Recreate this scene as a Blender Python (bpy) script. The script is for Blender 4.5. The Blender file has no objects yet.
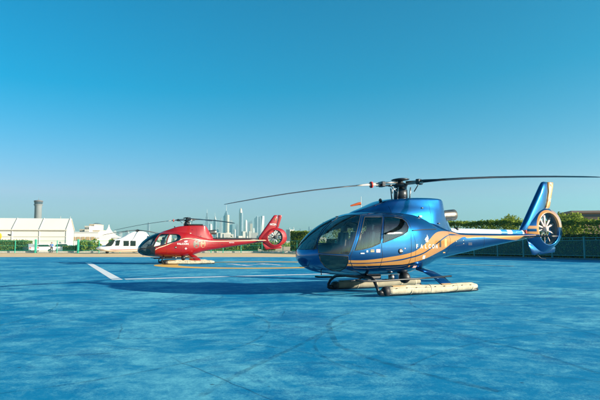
import bpy, bmesh, math, random
from mathutils import Vector, Matrix, noise as mnoise
from mathutils.bvhtree import BVHTree
PI = math.pi
random.seed(7)
scene = bpy.context.scene
COL = scene.collection

# ------------------------------------------------------------------ camera model (600x400 photo pixels)
FPX, CAMH, YH = 549.0, 1.35, 245.0
PITCH = math.atan((YH - 200) / FPX)
def ray(px, py):
    x = (px - 300) / FPX; z = (200 - py) / FPX
    return Vector((x, math.cos(PITCH) - z * math.sin(PITCH), math.sin(PITCH) + z * math.cos(PITCH)))
def to_px(P):
    x, y, z = P[0], P[1], P[2] - CAMH
    yy = y * math.cos(PITCH) + z * math.sin(PITCH); zz = -y * math.sin(PITCH) + z * math.cos(PITCH)
    return (300 + FPX * x / yy, 200 - FPX * zz / yy)
def ground(px, py):
    d = ray(px, py); s = -CAMH / d.z
    return (d.x * s, d.y * s)
def atD(px, py, D):
    d = ray(px, py); s = D / d.y
    return (d.x * s, D, CAMH + d.z * s)

# ------------------------------------------------------------------ helpers
def link(o, parent=None):
    COL.objects.link(o)
    if parent is not None: o.parent = parent
    return o
def tag(o, label=None, cat=None, group=None, kind=None):
    if label: o['label'] = label
    if cat: o['category'] = cat
    if group: o['group'] = group
    if kind: o['kind'] = kind
    return o
def empty(name, loc=(0, 0, 0), rz=0.0, **k):
    o = bpy.data.objects.new(name, None); o.empty_display_size = .3
    link(o); o.location = loc; o.rotation_euler = (0, 0, rz)
    return tag(o, **k)
def mobj(name, verts, faces, mat, parent=None, smooth=False, **k):
    me = bpy.data.meshes.new(name)
    me.from_pydata([tuple(v) for v in verts], [], faces)
    me.materials.append(mat)
    bm = bmesh.new(); bm.from_mesh(me)
    bmesh.ops.recalc_face_normals(bm, faces=bm.faces)
    bm.to_mesh(me); bm.free()
    if smooth:
        me.polygons.foreach_set('use_smooth', [True] * len(me.polygons))
    me.update()
    o = bpy.data.objects.new(name, me); link(o, parent)
    return tag(o, **k)
class MB:
    def __init__(s): s.v = []; s.f = []
    def add(s, vs, fs):
        b = len(s.v); s.v += [Vector(v) for v in vs]; s.f += [tuple(i + b for i in f) for f in fs]; return s
    def box(s, c, d, rz=0, ry=0, bev=0.0, rx=0):
        M = Matrix.Translation(c) @ Matrix.Rotation(rz, 4, 'Z') @ Matrix.Rotation(ry, 4, 'Y') @ Matrix.Rotation(rx, 4, 'X')
        hx, hy, hz = d[0] / 2, d[1] / 2, d[2] / 2
        if bev <= 0:
            vs = [M @ Vector((x, y, z)) for x in (-hx, hx) for y in (-hy, hy) for z in (-hz, hz)]
            return s.add(vs, [(0, 1, 3, 2), (4, 6, 7, 5), (0, 4, 5, 1), (2, 3, 7, 6), (0, 2, 6, 4), (1, 5, 7, 3)])
        bm = bmesh.new(); bmesh.ops.create_cube(bm, size=1)
        for v in bm.verts: v.co = Vector((v.co.x * d[0], v.co.y * d[1], v.co.z * d[2]))
        bmesh.ops.bevel(bm, geom=list(bm.edges), offset=bev, segments=2, affect='EDGES', profile=.5)
        bm.verts.index_update()
        vs = [M @ v.co for v in bm.verts]; fs = [[v.index for v in f.verts] for f in bm.faces]; bm.free()
        return s.add(vs, fs)
    def tube(s, pts, r, n=10, caps=True):
        pts = [Vector(p) for p in pts]
        rs = r if isinstance(r, (list, tuple)) else [r] * len(pts)
        b = len(s.v); prev = None
        for i, p in enumerate(pts):
            t = (pts[min(i + 1, len(pts) - 1)] - pts[max(i - 1, 0)]).normalized()
            if prev is None:
                a = Vector((0, 0, 1)) if abs(t.z) < .9 else Vector((1, 0, 0))
                u = t.cross(a).normalized()
            else:
                u = (prev - t * prev.dot(t)).normalized()
            prev = u; w = t.cross(u)
            for k in range(n):
                a = 2 * PI * k / n
                s.v.append(p + (u * math.cos(a) + w * math.sin(a)) * rs[i])
        for i in range(len(pts) - 1):
            for k in range(n):
                s.f.append((b + i * n + k, b + i * n + (k + 1) % n, b + (i + 1) * n + (k + 1) % n, b + (i + 1) * n + k))
        if caps:
            s.f.append(tuple(b + k for k in range(n))[::-1]); s.f.append(tuple(b + (len(pts) - 1) * n + k for k in range(n)))
        return s
    def lathe(s, prof, M=Matrix(), n=24, caps=True):
        # prof: list of (r,z) ; axis z
        b = len(s.v)
        for r, z in prof:
            for k in range(n):
                a = 2 * PI * k / n
                s.v.append(M @ Vector((r * math.cos(a), r * math.sin(a), z)))
        for i in range(len(prof) - 1):
            for k in range(n):
                s.f.append((b + i * n + k, b + i * n + (k + 1) % n, b + (i + 1) * n + (k + 1) % n, b + (i + 1) * n + k))
        if caps and prof[0][0] > 1e-6: s.f.append(tuple(b + k for k in range(n))[::-1])
        if caps and prof[-1][0] > 1e-6: s.f.append(tuple(b + (len(prof) - 1) * n + k for k in range(n)))
        return s
    def loft(s, secs, closed=True, caps=True):
        b = len(s.v); n = len(secs[0])
        for q in secs: s.v += [Vector(p) for p in q]
        for i in range(len(secs) - 1):
            for k in range(n if closed else n - 1):
                s.f.append((b + i * n + k, b + i * n + (k + 1) % n, b + (i + 1) * n + (k + 1) % n, b + (i + 1) * n + k))
        if caps:
            s.f.append(tuple(b + k for k in range(n))[::-1]); s.f.append(tuple(b + (len(secs) - 1) * n + k for k in range(n)))
        return s
    def prism(s, poly, y0, y1):       # polygon in x,z extruded along y
        n = len(poly); vs = [(p[0], y0, p[1]) for p in poly] + [(p[0], y1, p[1]) for p in poly]
        fs = [tuple(range(n))[::-1], tuple(range(n, 2 * n))] + [(k, (k + 1) % n, n + (k + 1) % n, n + k) for k in range(n)]
        return s.add(vs, fs)
    def build(s, name, mat, parent=None, smooth=False, **k):
        return mobj(name, s.v, s.f, mat, parent, smooth, **k)
def pchip(keys, x):
    xs = [k[0] for k in keys]; ys = [k[1] for k in keys]; n = len(xs)
    if x <= xs[0]: return ys[0]
    if x >= xs[-1]: return ys[-1]
    h = [xs[i + 1] - xs[i] for i in range(n - 1)]; d = [(ys[i + 1] - ys[i]) / h[i] for i in range(n - 1)]
    m = [d[0]] + [0] * (n - 2) + [d[-1]]
    for i in range(1, n - 1):
        if d[i - 1] * d[i] > 0:
            w1 = 2 * h[i] + h[i - 1]; w2 = h[i] + 2 * h[i - 1]
            m[i] = (w1 + w2) / (w1 / d[i - 1] + w2 / d[i])
    i = max(j for j in range(n - 1) if xs[j] <= x)
    t = (x - xs[i]) / h[i]
    return ((2*t**3-3*t*t+1)*ys[i] + (t**3-2*t*t+t)*h[i]*m[i] + (-2*t**3+3*t*t)*ys[i+1] + (t**3-t*t)*h[i]*m[i+1])
def sq(keys): return [(math.sqrt(k[0]), k[1]) for k in keys]

# ------------------------------------------------------------------ materials
def mat(name, col, rough=.5, metal=0., coat=0., spec=.5, var=0., vscale=3., bump=0., bscale=40., emit=None, stretch=None):
    m = bpy.data.materials.new(name); m.use_nodes = True
    nt = m.node_tree; N = nt.nodes; L = nt.links; b = N['Principled BSDF']
    b.inputs['Base Color'].default_value = (*col, 1); b.inputs['Roughness'].default_value = rough
    b.inputs['Metallic'].default_value = metal; b.inputs['Coat Weight'].default_value = coat
    b.inputs['Coat Roughness'].default_value = .04; b.inputs['Specular IOR Level'].default_value = spec
    tc = N.new('ShaderNodeTexCoord')
    src = tc.outputs['Object']
    if stretch:
        mp = N.new('ShaderNodeMapping'); mp.inputs['Scale'].default_value = stretch; L.new(src, mp.inputs['Vector']); src = mp.outputs['Vector']
    if var > 0:
        n = N.new('ShaderNodeTexNoise'); n.inputs['Scale'].default_value = vscale; n.inputs['Detail'].default_value = 6
        n.inputs['Roughness'].default_value = .65; L.new(src, n.inputs['Vector'])
        r = N.new('ShaderNodeMapRange'); r.inputs['From Min'].default_value = .3; r.inputs['From Max'].default_value = .7
        r.inputs['To Min'].default_value = 1 - var; r.inputs['To Max'].default_value = 1 + var; L.new(n.outputs['Fac'], r.inputs['Value'])
        mx = N.new('ShaderNodeMix'); mx.data_type = 'RGBA'; mx.blend_type = 'MULTIPLY'; mx.inputs[0].default_value = 1
        mx.inputs[6].default_value = (*col, 1); L.new(r.outputs[0], mx.inputs[7]); L.new(mx.outputs[2], b.inputs['Base Color'])
        r2 = N.new('ShaderNodeMapRange'); r2.inputs['To Min'].default_value = max(0, rough - .1); r2.inputs['To Max'].default_value = min(1, rough + .1)
        L.new(n.outputs['Fac'], r2.inputs['Value']); L.new(r2.outputs[0], b.inputs['Roughness'])
    if bump > 0:
        n2 = N.new('ShaderNodeTexNoise'); n2.inputs['Scale'].default_value = bscale; n2.inputs['Detail'].default_value = 4; L.new(src, n2.inputs['Vector'])
        bp = N.new('ShaderNodeBump'); bp.inputs['Strength'].default_value = bump; bp.inputs['Distance'].default_value = .02
        L.new(n2.outputs['Fac'], bp.inputs['Height']); L.new(bp.outputs[0], b.inputs['Normal'])
    return m
def foliage(name, a, b_, tip=None):
    m = mat(name, a, rough=.75, spec=.15)
    nt = m.node_tree; N = nt.nodes; L = nt.links; b = N['Principled BSDF']
    g = N.new('ShaderNodeNewGeometry')
    r = N.new('ShaderNodeValToRGB'); r.color_ramp.elements[0].color = (*a, 1); r.color_ramp.elements[1].color = (*b_, 1)
    L.new(g.outputs['Random Per Island'], r.inputs[0]); L.new(r.outputs[0], b.inputs['Base Color'])
    tr = N.new('ShaderNodeBsdfTranslucent'); L.new(r.outputs[0], tr.inputs['Color'])
    ms = N.new('ShaderNodeMixShader'); ms.inputs[0].default_value = .35
    L.new(b.outputs[0], ms.inputs[1]); L.new(tr.outputs[0], ms.inputs[2]); L.new(ms.outputs[0], N['Material Output'].inputs['Surface'])
    return m
def glass(name, tint, rough=.02, fmin=.06, dens=.5):
    m = bpy.data.materials.new(name); m.use_nodes = True; nt = m.node_tree; N = nt.nodes; L = nt.links
    N.remove(N['Principled BSDF'])
    t = N.new('ShaderNodeBsdfTransparent'); t.inputs[0].default_value = (*tint, 1)
    g = N.new('ShaderNodeBsdfGlossy'); g.inputs['Roughness'].default_value = rough; g.inputs['Color'].default_value = (.95, .95, .95, 1)
    f = N.new('ShaderNodeFresnel'); f.inputs['IOR'].default_value = 1.55
    ad = N.new('ShaderNodeMath'); ad.operation = 'MULTIPLY_ADD'; ad.inputs[1].default_value = 1.0; ad.inputs[2].default_value = fmin; ad.use_clamp = True
    ms = N.new('ShaderNodeMixShader')
    L.new(f.outputs[0], ad.inputs[0]); L.new(ad.outputs[0], ms.inputs[0]); L.new(t.outputs[0], ms.inputs[1]); L.new(g.outputs[0], ms.inputs[2])
    L.new(ms.outputs[0], N['Material Output'].inputs['Surface'])
    return m

M_ = {}
M_['rubber'] = mat('black_rubber', (.012, .012, .014), .6, var=.2)
M_['dark_metal'] = mat('dark_metal', (.03, .035, .04), .4, metal=.6, var=.3, vscale=8)
M_['steel'] = mat('steel', (.35, .33, .30), .35, metal=.9, var=.3, vscale=6)
M_['exhaust'] = mat('heat_stained_steel', (.22, .19, .16), .38, metal=.9, var=.35, vscale=5)
M_['blade'] = mat('blade_grey', (.035, .045, .055), .42, var=.2, vscale=5, stretch=(.4, 4, 4))
M_['blade_root'] = mat('blade_root_cream', (.55, .5, .42), .45, var=.15)
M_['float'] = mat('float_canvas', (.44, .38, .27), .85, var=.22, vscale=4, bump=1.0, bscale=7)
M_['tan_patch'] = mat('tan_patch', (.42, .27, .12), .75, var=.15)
M_['seam_shade'] = mat('seam_and_shaded_canvas', (.22, .2, .14), .8, var=.2, bump=.4, bscale=9)  # darkened canvas for the shaded far float, also the stitched seams
M_['white'] = mat('white_paint', (.78, .78, .76), .4, coat=.3, var=.04)
M_['seat'] = mat('seat_leather', (.48, .42, .32), .55, var=.12, bump=.2)
M_['seat_dark'] = mat('seat_grey', (.26, .25, .22), .6, var=.12)
M_['cabin'] = mat('cabin_lining', (.42, .4, .34), .8, var=.1)
M_['panel'] = mat('instrument_black', (.012, .012, .014), .5)
M_['glass'] = glass('tinted_glass', (.90, .92, .88), .02, .035)
M_['glass_dark'] = glass('dark_nose_glass', (.22, .27, .3), .015, .05)
M_['shroud_in'] = mat('duct_inner', (.05, .075, .085), .45, var=.2)
M_['blade_pale'] = mat('fan_blade_pale', (.62, .5, .45), .45)
M_['gold'] = mat('gold_paint', (.44, .205, .05), .42, metal=.15, coat=.6, var=.06, vscale=6)
M_['orange'] = mat('windsock_orange', (.75, .12, .02), .7, var=.1)
M_['redlamp'] = mat('red_lens', (.5, .01, .01), .15, coat=.6)
M_['white_letter'] = mat('white_letter', (.48, .5, .5), .5)
M_['redpaint'] = mat('red_mark', (.55, .03, .02), .5)

def curve_node(nt, pts, x0, x1, z0, z1, src):
    """float curve mapping x in [x0,x1] to z in [z0,z1] through pts"""
    N, L = nt.nodes, nt.links
    mr = N.new('ShaderNodeMapRange'); mr.inputs['From Min'].default_value = x0; mr.inputs['From Max'].default_value = x1
    L.new(src, mr.inputs['Value'])
    fc = N.new('ShaderNodeFloatCurve'); c = fc.mapping.curves[0]; L.new(mr.outputs[0], fc.inputs['Value'])
    q = [((p[0] - x0) / (x1 - x0), (p[1] - z0) / (z1 - z0)) for p in pts]
    c.points[0].location = q[0]; c.points[1].location = q[-1]
    for a, b in q[1:-1]: c.points.new(a, b)
    for p in c.points: p.handle_type = 'AUTO_CLAMPED'
    fc.mapping.update()
    m2 = N.new('ShaderNodeMapRange'); m2.inputs['To Min'].default_value = z0; m2.inputs['To Max'].default_value = z1
    L.new(fc.outputs[0], m2.inputs['Value'])
    return m2.outputs[0]
def livery_paint(name, base, bands, metal=.4, rough=.3, lining=(.34, .33, .29), stripes=None, coat=1.0):
    """bands: list of (colour, upper curve pts, lower curve pts) in the craft's own x,z coordinates"""
    m = mat(name, base, rough, metal, coat, spec=.25); nt = m.node_tree; N, L = nt.nodes, nt.links; b = N['Principled BSDF']
    tc = [n for n in N if n.type == 'TEX_COORD'][0]
    sp = N.new('ShaderNodeSeparateXYZ'); L.new(tc.outputs['Object'], sp.inputs[0]); X, Z = sp.outputs[0], sp.outputs[2]
    # faint orange peel / panel variation
    n = N.new('ShaderNodeTexNoise'); n.inputs['Scale'].default_value = 2.2; n.inputs['Detail'].default_value = 3; L.new(tc.outputs['Object'], n.inputs['Vector'])
    bp = N.new('ShaderNodeBump'); bp.inputs['Strength'].default_value = .09; bp.inputs['Distance'].default_value = .02
    L.new(n.outputs['Fac'], bp.inputs['Height']); L.new(bp.outputs[0], b.inputs['Normal']); L.new(bp.outputs[0], b.inputs['Coat Normal'])
    last = None
    def mul(a, c, op='MULTIPLY'):
        q = N.new('ShaderNodeMath'); q.operation = op; L.new(a, q.inputs[0])
        if isinstance(c, float): q.inputs[1].default_value = c
        else: L.new(c, q.inputs[1])
        return q.outputs[0]
    colsock = None; metsock = None
    n2 = N.new('ShaderNodeTexNoise'); n2.inputs['Scale'].default_value = 9; n2.inputs['Detail'].default_value = 5; L.new(tc.outputs['Object'], n2.inputs['Vector'])
    r = N.new('ShaderNodeMapRange'); r.inputs['To Min'].default_value = .85; r.inputs['To Max'].default_value = 1.15; L.new(n2.outputs['Fac'], r.inputs['Value'])
    bc = N.new('ShaderNodeMix'); bc.data_type = 'RGBA'; bc.blend_type = 'MULTIPLY'; bc.inputs[0].default_value = 1; bc.inputs[6].default_value = (*base, 1)
    L.new(r.outputs[0], bc.inputs[7]); colsock = bc.outputs[2]
    allm = None
    for colr, up, lo in bands:
        x0 = min(up[0][0], lo[0][0]); x1 = max(up[-1][0], lo[-1][0])
        zu = curve_node(nt, up, x0, x1, .3, 3.8, X); zl = curve_node(nt, lo, x0, x1, .3, 3.8, X)
        k = mul(mul(Z, zu, 'LESS_THAN'), mul(Z, zl, 'GREATER_THAN'))
        k = mul(k, mul(mul(X, float(x0), 'GREATER_THAN'), mul(X, float(x1), 'LESS_THAN')))
        mx = N.new('ShaderNodeMix'); mx.data_type = 'RGBA'; L.new(k, mx.inputs[0]); L.new(colsock, mx.inputs[6]); mx.inputs[7].default_value = (*colr, 1)
        colsock = mx.outputs[2]
        allm = k if allm is None else mul(allm, k, 'MAXIMUM')
    g = N.new('ShaderNodeNewGeometry')
    mx = N.new('ShaderNodeMix'); mx.data_type = 'RGBA'; L.new(g.outputs['Backfacing'], mx.inputs[0]); L.new(colsock, mx.inputs[6]); mx.inputs[7].default_value = (*lining, 1)
    L.new(mx.outputs[2], b.inputs['Base Color'])
    fr = mul(g.outputs['Backfacing'], -float(1), 'MULTIPLY'); fr = mul(fr, 1.0, 'ADD')
    if allm is not None:
        a1 = mul(allm, -.7, 'MULTIPLY'); a1 = mul(a1, 1.0, 'ADD'); me_ = mul(mul(fr, a1), float(metal))
    else: me_ = mul(fr, float(metal))
    L.new(me_, b.inputs['Metallic']); L.new(mul(fr, float(coat)), b.inputs['Coat Weight'])
    return m

# ================================================================== single engine helicopter (fenestron tail)
TH = math.radians(30)
HUBX = 3.385
MAST = (3.0, 16.3)
def pose_origin(M, th, mx=HUBX):
    return (M[0] - mx * math.cos(th), M[1] - mx * math.sin(th), 0)
O_BLUE = Vector(pose_origin(MAST, TH))
def loc_dir(d): return Matrix.Rotation(-TH, 3, 'Z') @ d
CAM_L = loc_dir(Vector((0, 0, CAMH)) - O_BLUE)
def l2w(p): return O_BLUE + Matrix.Rotation(TH, 3, 'Z') @ Vector(p)

ZT = sq([(0, 1.06), (.02, 1.16), (.06, 1.25), (.12, 1.34), (.25, 1.49), (.45, 1.69), (.75, 1.91), (1.1, 2.09), (1.5, 2.23), (2, 2.31), (2.6, 2.34), (3.3, 2.33), (4.0, 2.24), (4.6, 2.05), (5.1, 1.86), (5.5, 1.77), (6, 1.755), (9.3, 1.76)])
ZB = sq([(0, 1.04), (.02, .93), (.06, .85), (.12, .78), (.25, .7), (.45, .63), (.8, .57), (1.3, .52), (2, .49), (3, .5), (3.5, .57), (4.0, .69), (4.5, .85), (5.1, .98), (6, 1.12), (7, 1.28), (8, 1.43), (9.3, 1.6)])
W_ = sq([(0, .01), (.02, .24), (.06, .42), (.12, .56), (.25, .72), (.45, .84), (.75, .94), (1.1, .99), (1.6, 1.01), (2.6, 1.01), (3.2, .97), (3.8, .84), (4.4, .64), (5.0, .46), (5.6, .36), (6.3, .31), (8, .23), (9.3, .17)])
ZW = sq([(0, 1.05), (.5, 1.1), (1.2, 1.2), (2.5, 1.25), (3.5, 1.3), (4.5, 1.42), (5.5, 1.48), (9.3, 1.68)])
EU = sq([(0, 2.2), (.1, 2.7), (.6, 3.0), (1.5, 2.9), (3, 2.9), (4.5, 2.4), (5.5, 2.6), (9.3, 2.2)])
EL = sq([(0, 2), (1, 2.3), (2.5, 2.6), (4, 2.3), (9.3, 2.1)])
def section(x, n=44):
    s = math.sqrt(x)
    zt, zb, w, zw, eu, el = (pchip(k, s) for k in (ZT, ZB, W_, ZW, EU, EL))
    out = []
    for j in range(n + 1):
        a = PI * j / n
        if j == 0: out.append(Vector((x, 0, zt))); continue
        if j == n: out.append(Vector((x, 0, zb))); continue
        if a <= PI / 2:
            e = 2 / eu; out.append(Vector((x, -w * abs(math.sin(a)) ** e, zw + (zt - zw) * abs(math.cos(a)) ** e)))
        else:
            e = 2 / el; out.append(Vector((x, -w * abs(math.sin(a)) ** e, zw - (zw - zb) * abs(math.cos(a)) ** e)))
    return out
XS = [(i / 26) ** 2 * 1.0 for i in range(0, 27)]
XS[0] = .0006
x = 1.06
while x < 5.6: XS.append(x); x += .07
while x < 9.3: XS.append(x); x += .2
XS.append(9.3)
def hull_half():
    bm = bmesh.new(); rows = []
    for x in XS: rows.append([bm.verts.new(p) for p in section(x)])
    for i in range(len(rows) - 1):
        for j in range(len(rows[0]) - 1):
            bm.faces.new((rows[i][j], rows[i][j + 1], rows[i + 1][j + 1], rows[i + 1][j]))
    c = bm.verts.new((-.001, 0, 1.05))
    for j in range(len(rows[0]) - 1): bm.faces.new((c, rows[0][j + 1], rows[0][j]))
    bm.normal_update()
    return bm
HB = hull_half()
BVH = BVHTree.FromBMesh(HB)
def hit_px(px, py):
    d = loc_dir(ray(px, py)).normalized()
    h = BVH.ray_cast(CAM_L, d)
    return h[0], h[1]
def hit_side(x, z):
    h = BVH.ray_cast(Vector((x, -3, z)), Vector((0, 1, 0)))
    return h[0], h[1]
# ---- outlines read off the photograph, carried onto the hull surface
POLY = {
 'windscreen': [(318.6, 253), (317.6, 246), (319.0, 238), (323.5, 230.5), (330, 223.5), (337.5, 218.2), (345, 215.8), (353, 215.2), (360.2, 215.6), (357.5, 228), (354.2, 240), (350.2, 251), (348.5, 254.5)],
 'centre_pane': [(290, 250.4), (300, 249.6), (316.6, 249.0), (316.4, 244), (317.4, 239), (322.2, 230), (328.8, 223), (336.4, 217.8), (338.5, 215.5), (332, 212), (290, 212)],
 'chin': [(318.9, 254.6), (348, 256.2), (348.2, 262), (345.6, 268), (339.5, 271.2), (332, 270.6), (325, 266.8), (320.5, 261)],
 'door_window': [(364.6, 217), (382.2, 216.9), (381.4, 230), (380.4, 243.2), (372, 247), (363, 249.4), (355, 250.4), (358.5, 240), (362, 228)],
 'rear_window': [(384.6, 217), (395, 217.2), (402, 218.8), (406.4, 222.4), (408.4, 227), (407.6, 231.6), (403, 235), (395, 238.3), (382.9, 243)],
 'front_door': [(362.2, 215.4), (383.3, 215.3), (382.6, 230), (381.6, 245), (382.6, 257), (380, 267.5), (366, 268.6), (353.5, 268), (350.6, 262), (350.6, 256), (353, 250), (356.5, 240), (359.8, 228)],
 'rear_door': [(383.3, 215.3), (396, 215.6), (403.5, 217.6), (408.4, 221.6), (410.8, 227.5), (411, 236), (411.5, 247), (411, 258), (408, 265.2), (396, 267), (380, 267.5), (382.6, 257), (381.6, 245), (382.6, 230)],
}
def inside(p, poly):
    r = False; n = len(poly)
    for i in range(n):
        a, b = poly[i], poly[(i + 1) % n]
        if (a[1] > p[1]) != (b[1] > p[1]) and p[0] < (b[0] - a[0]) * (p[1] - a[1]) / (b[1] - a[1]) + a[0]: r = not r
    return r
REG = HB.faces.layers.int.new('reg')
NAMES = list(POLY)
for idx, nm in enumerate(NAMES):
    poly = POLY[nm]; xs = [p[0] for p in poly]; ys = [p[1] for p in poly]
    bb = (min(xs) - 1, max(xs) + 1, min(ys) - 1, max(ys) + 1)
    for i in range(len(poly)):
        a, b = poly[i], poly[(i + 1) % len(poly)]
        no = loc_dir(ray(*a)).cross(loc_dir(ray(*b))).normalized()
        ex = (min(a[0], b[0]) - 1, max(a[0], b[0]) + 1, min(a[1], b[1]) - 1, max(a[1], b[1]) + 1)
        fs = []
        for f in HB.faces:
            c = f.calc_center_median()
            if c.x > 4.2: continue
            q = [to_px(l2w(v.co)) for v in f.verts]
            if max(p[0] for p in q) < ex[0] or min(p[0] for p in q) > ex[1] or max(p[1] for p in q) < ex[2] or min(p[1] for p in q) > ex[3]: continue
            fs.append(f)
        es = {e for f in fs for e in f.edges}; vs = {v for f in fs for v in f.verts}
        bmesh.ops.bisect_plane(HB, geom=list(vs) + list(es) + fs, plane_co=CAM_L, plane_no=no, dist=1e-5)
    for f in HB.faces:
        if f[REG] == 0 and f.calc_center_median().x < 4.2:
            c = f.calc_center_median()
            if f.normal.dot(c - CAM_L) > 0 and f.normal.dot(c - CAM_L) > .05 * (c - CAM_L).length: continue
            if inside(to_px(l2w(c)), poly): f[REG] = idx + 1
HB.normal_update()
def region_mesh(name, ids, material, parent, sides=(1, -1), off=0.0):
    key = {}; V = []; F = []; 
    for s in sides:
        for f in HB.faces:
            if f[REG] in ids:
                idx = []
                for v in f.verts:
                    co = v.co
                    k = (round(co.x, 5), round(co.y * s, 5) + 0.0, round(co.z, 5))
                    if k not in key: key[k] = len(V); V.append((co.x, co.y * s, co.z))
                    idx.append(key[k])
                if s == -1: idx = idx[::-1]
                F.append(idx)
    me = bpy.data.meshes.new(name); me.from_pydata(V, [], F); me.materials.append(material)
    me.polygons.foreach_set('use_smooth', [True] * len(me.polygons)); me.update()
    o = bpy.data.objects.new(name, me); link(o, parent); return o
# face winding of the hull: make sure it points outward
_f = max(HB.faces, key=lambda f: f.calc_area())
if _f.normal.dot(_f.calc_center_median() - Vector((_f.calc_center_median().x, 0, 1.4))) < 0:
    bmesh.ops.reverse_faces(HB, faces=HB.faces); HB.normal_update()
def outline_tube(name, poly, r, material, parent, side, lift=.002, sub=5):
    pts = []
    for i in range(len(poly)):
        a, b = poly[i], poly[(i + 1) % len(poly)]
        for k in range(sub):
            t = k / sub; h, n = hit_px(a[0] + (b[0] - a[0]) * t, a[1] + (b[1] - a[1]) * t)
            if h is None: continue
            h = h + n * lift * (1 if n.y < 0 or n.x < 0 else 1)
            pts.append(Vector((h.x, h.y * side, h.z)))
    pts.append(pts[0]); 
    return MB().tube(pts, r, 6, False).build(name, material, parent, True)
def surf_pts(poly, side=1, sub=6, lift=0.003):
    pts = []
    for i in range(len(poly) - 1):
        a, b = poly[i], poly[i + 1]
        for k in range(sub + (1 if i == len(poly) - 2 else 0)):
            t = k / sub; h, n = hit_px(a[0] + (b[0] - a[0]) * t, a[1] + (b[1] - a[1]) * t)
            if h: h = h + n * lift; pts.append(Vector((h.x, h.y * side, h.z)))
    return pts
def XZ(pxs):
    out = []
    for p in pxs:
        h, n = hit_px(*p)
        if h: out.append((h.x, h.z))
    return sorted(out)

def text_mesh(name, body, size, x, z, material, parent, fit='hull', y=0, side=1, bold=.0, width=None, shear=0):
    cu = bpy.data.curves.new(name, 'FONT'); cu.body = body; cu.size = size; cu.align_x = 'CENTER'; cu.align_y = 'CENTER'
    cu.offset = bold; cu.resolution_u = 3; cu.shear = shear
    ob = bpy.data.objects.new(name, cu); COL.objects.link(ob)
    dg = bpy.context.evaluated_depsgraph_get(); me = bpy.data.meshes.new_from_object(ob.evaluated_get(dg))
    COL.objects.unlink(ob); bpy.data.objects.remove(ob); me.name = name
    xs = [v.co.x for v in me.vertices]; w = max(xs) - min(xs)
    k = (width / w) if width else 1
    for v in me.vertices:
        px = x + side * v.co.x * k; pz = z + v.co.y
        if fit == 'hull':
            h, n = hit_side(px, pz)
            yy = (h.y - .005) if h else -1.0
            v.co = Vector((px, yy * side, pz))
        else: v.co = Vector((px, y, pz))
    me.materials.clear(); me.materials.append(material)
    o = bpy.data.objects.new(name, me); link(o, parent); return o

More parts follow.
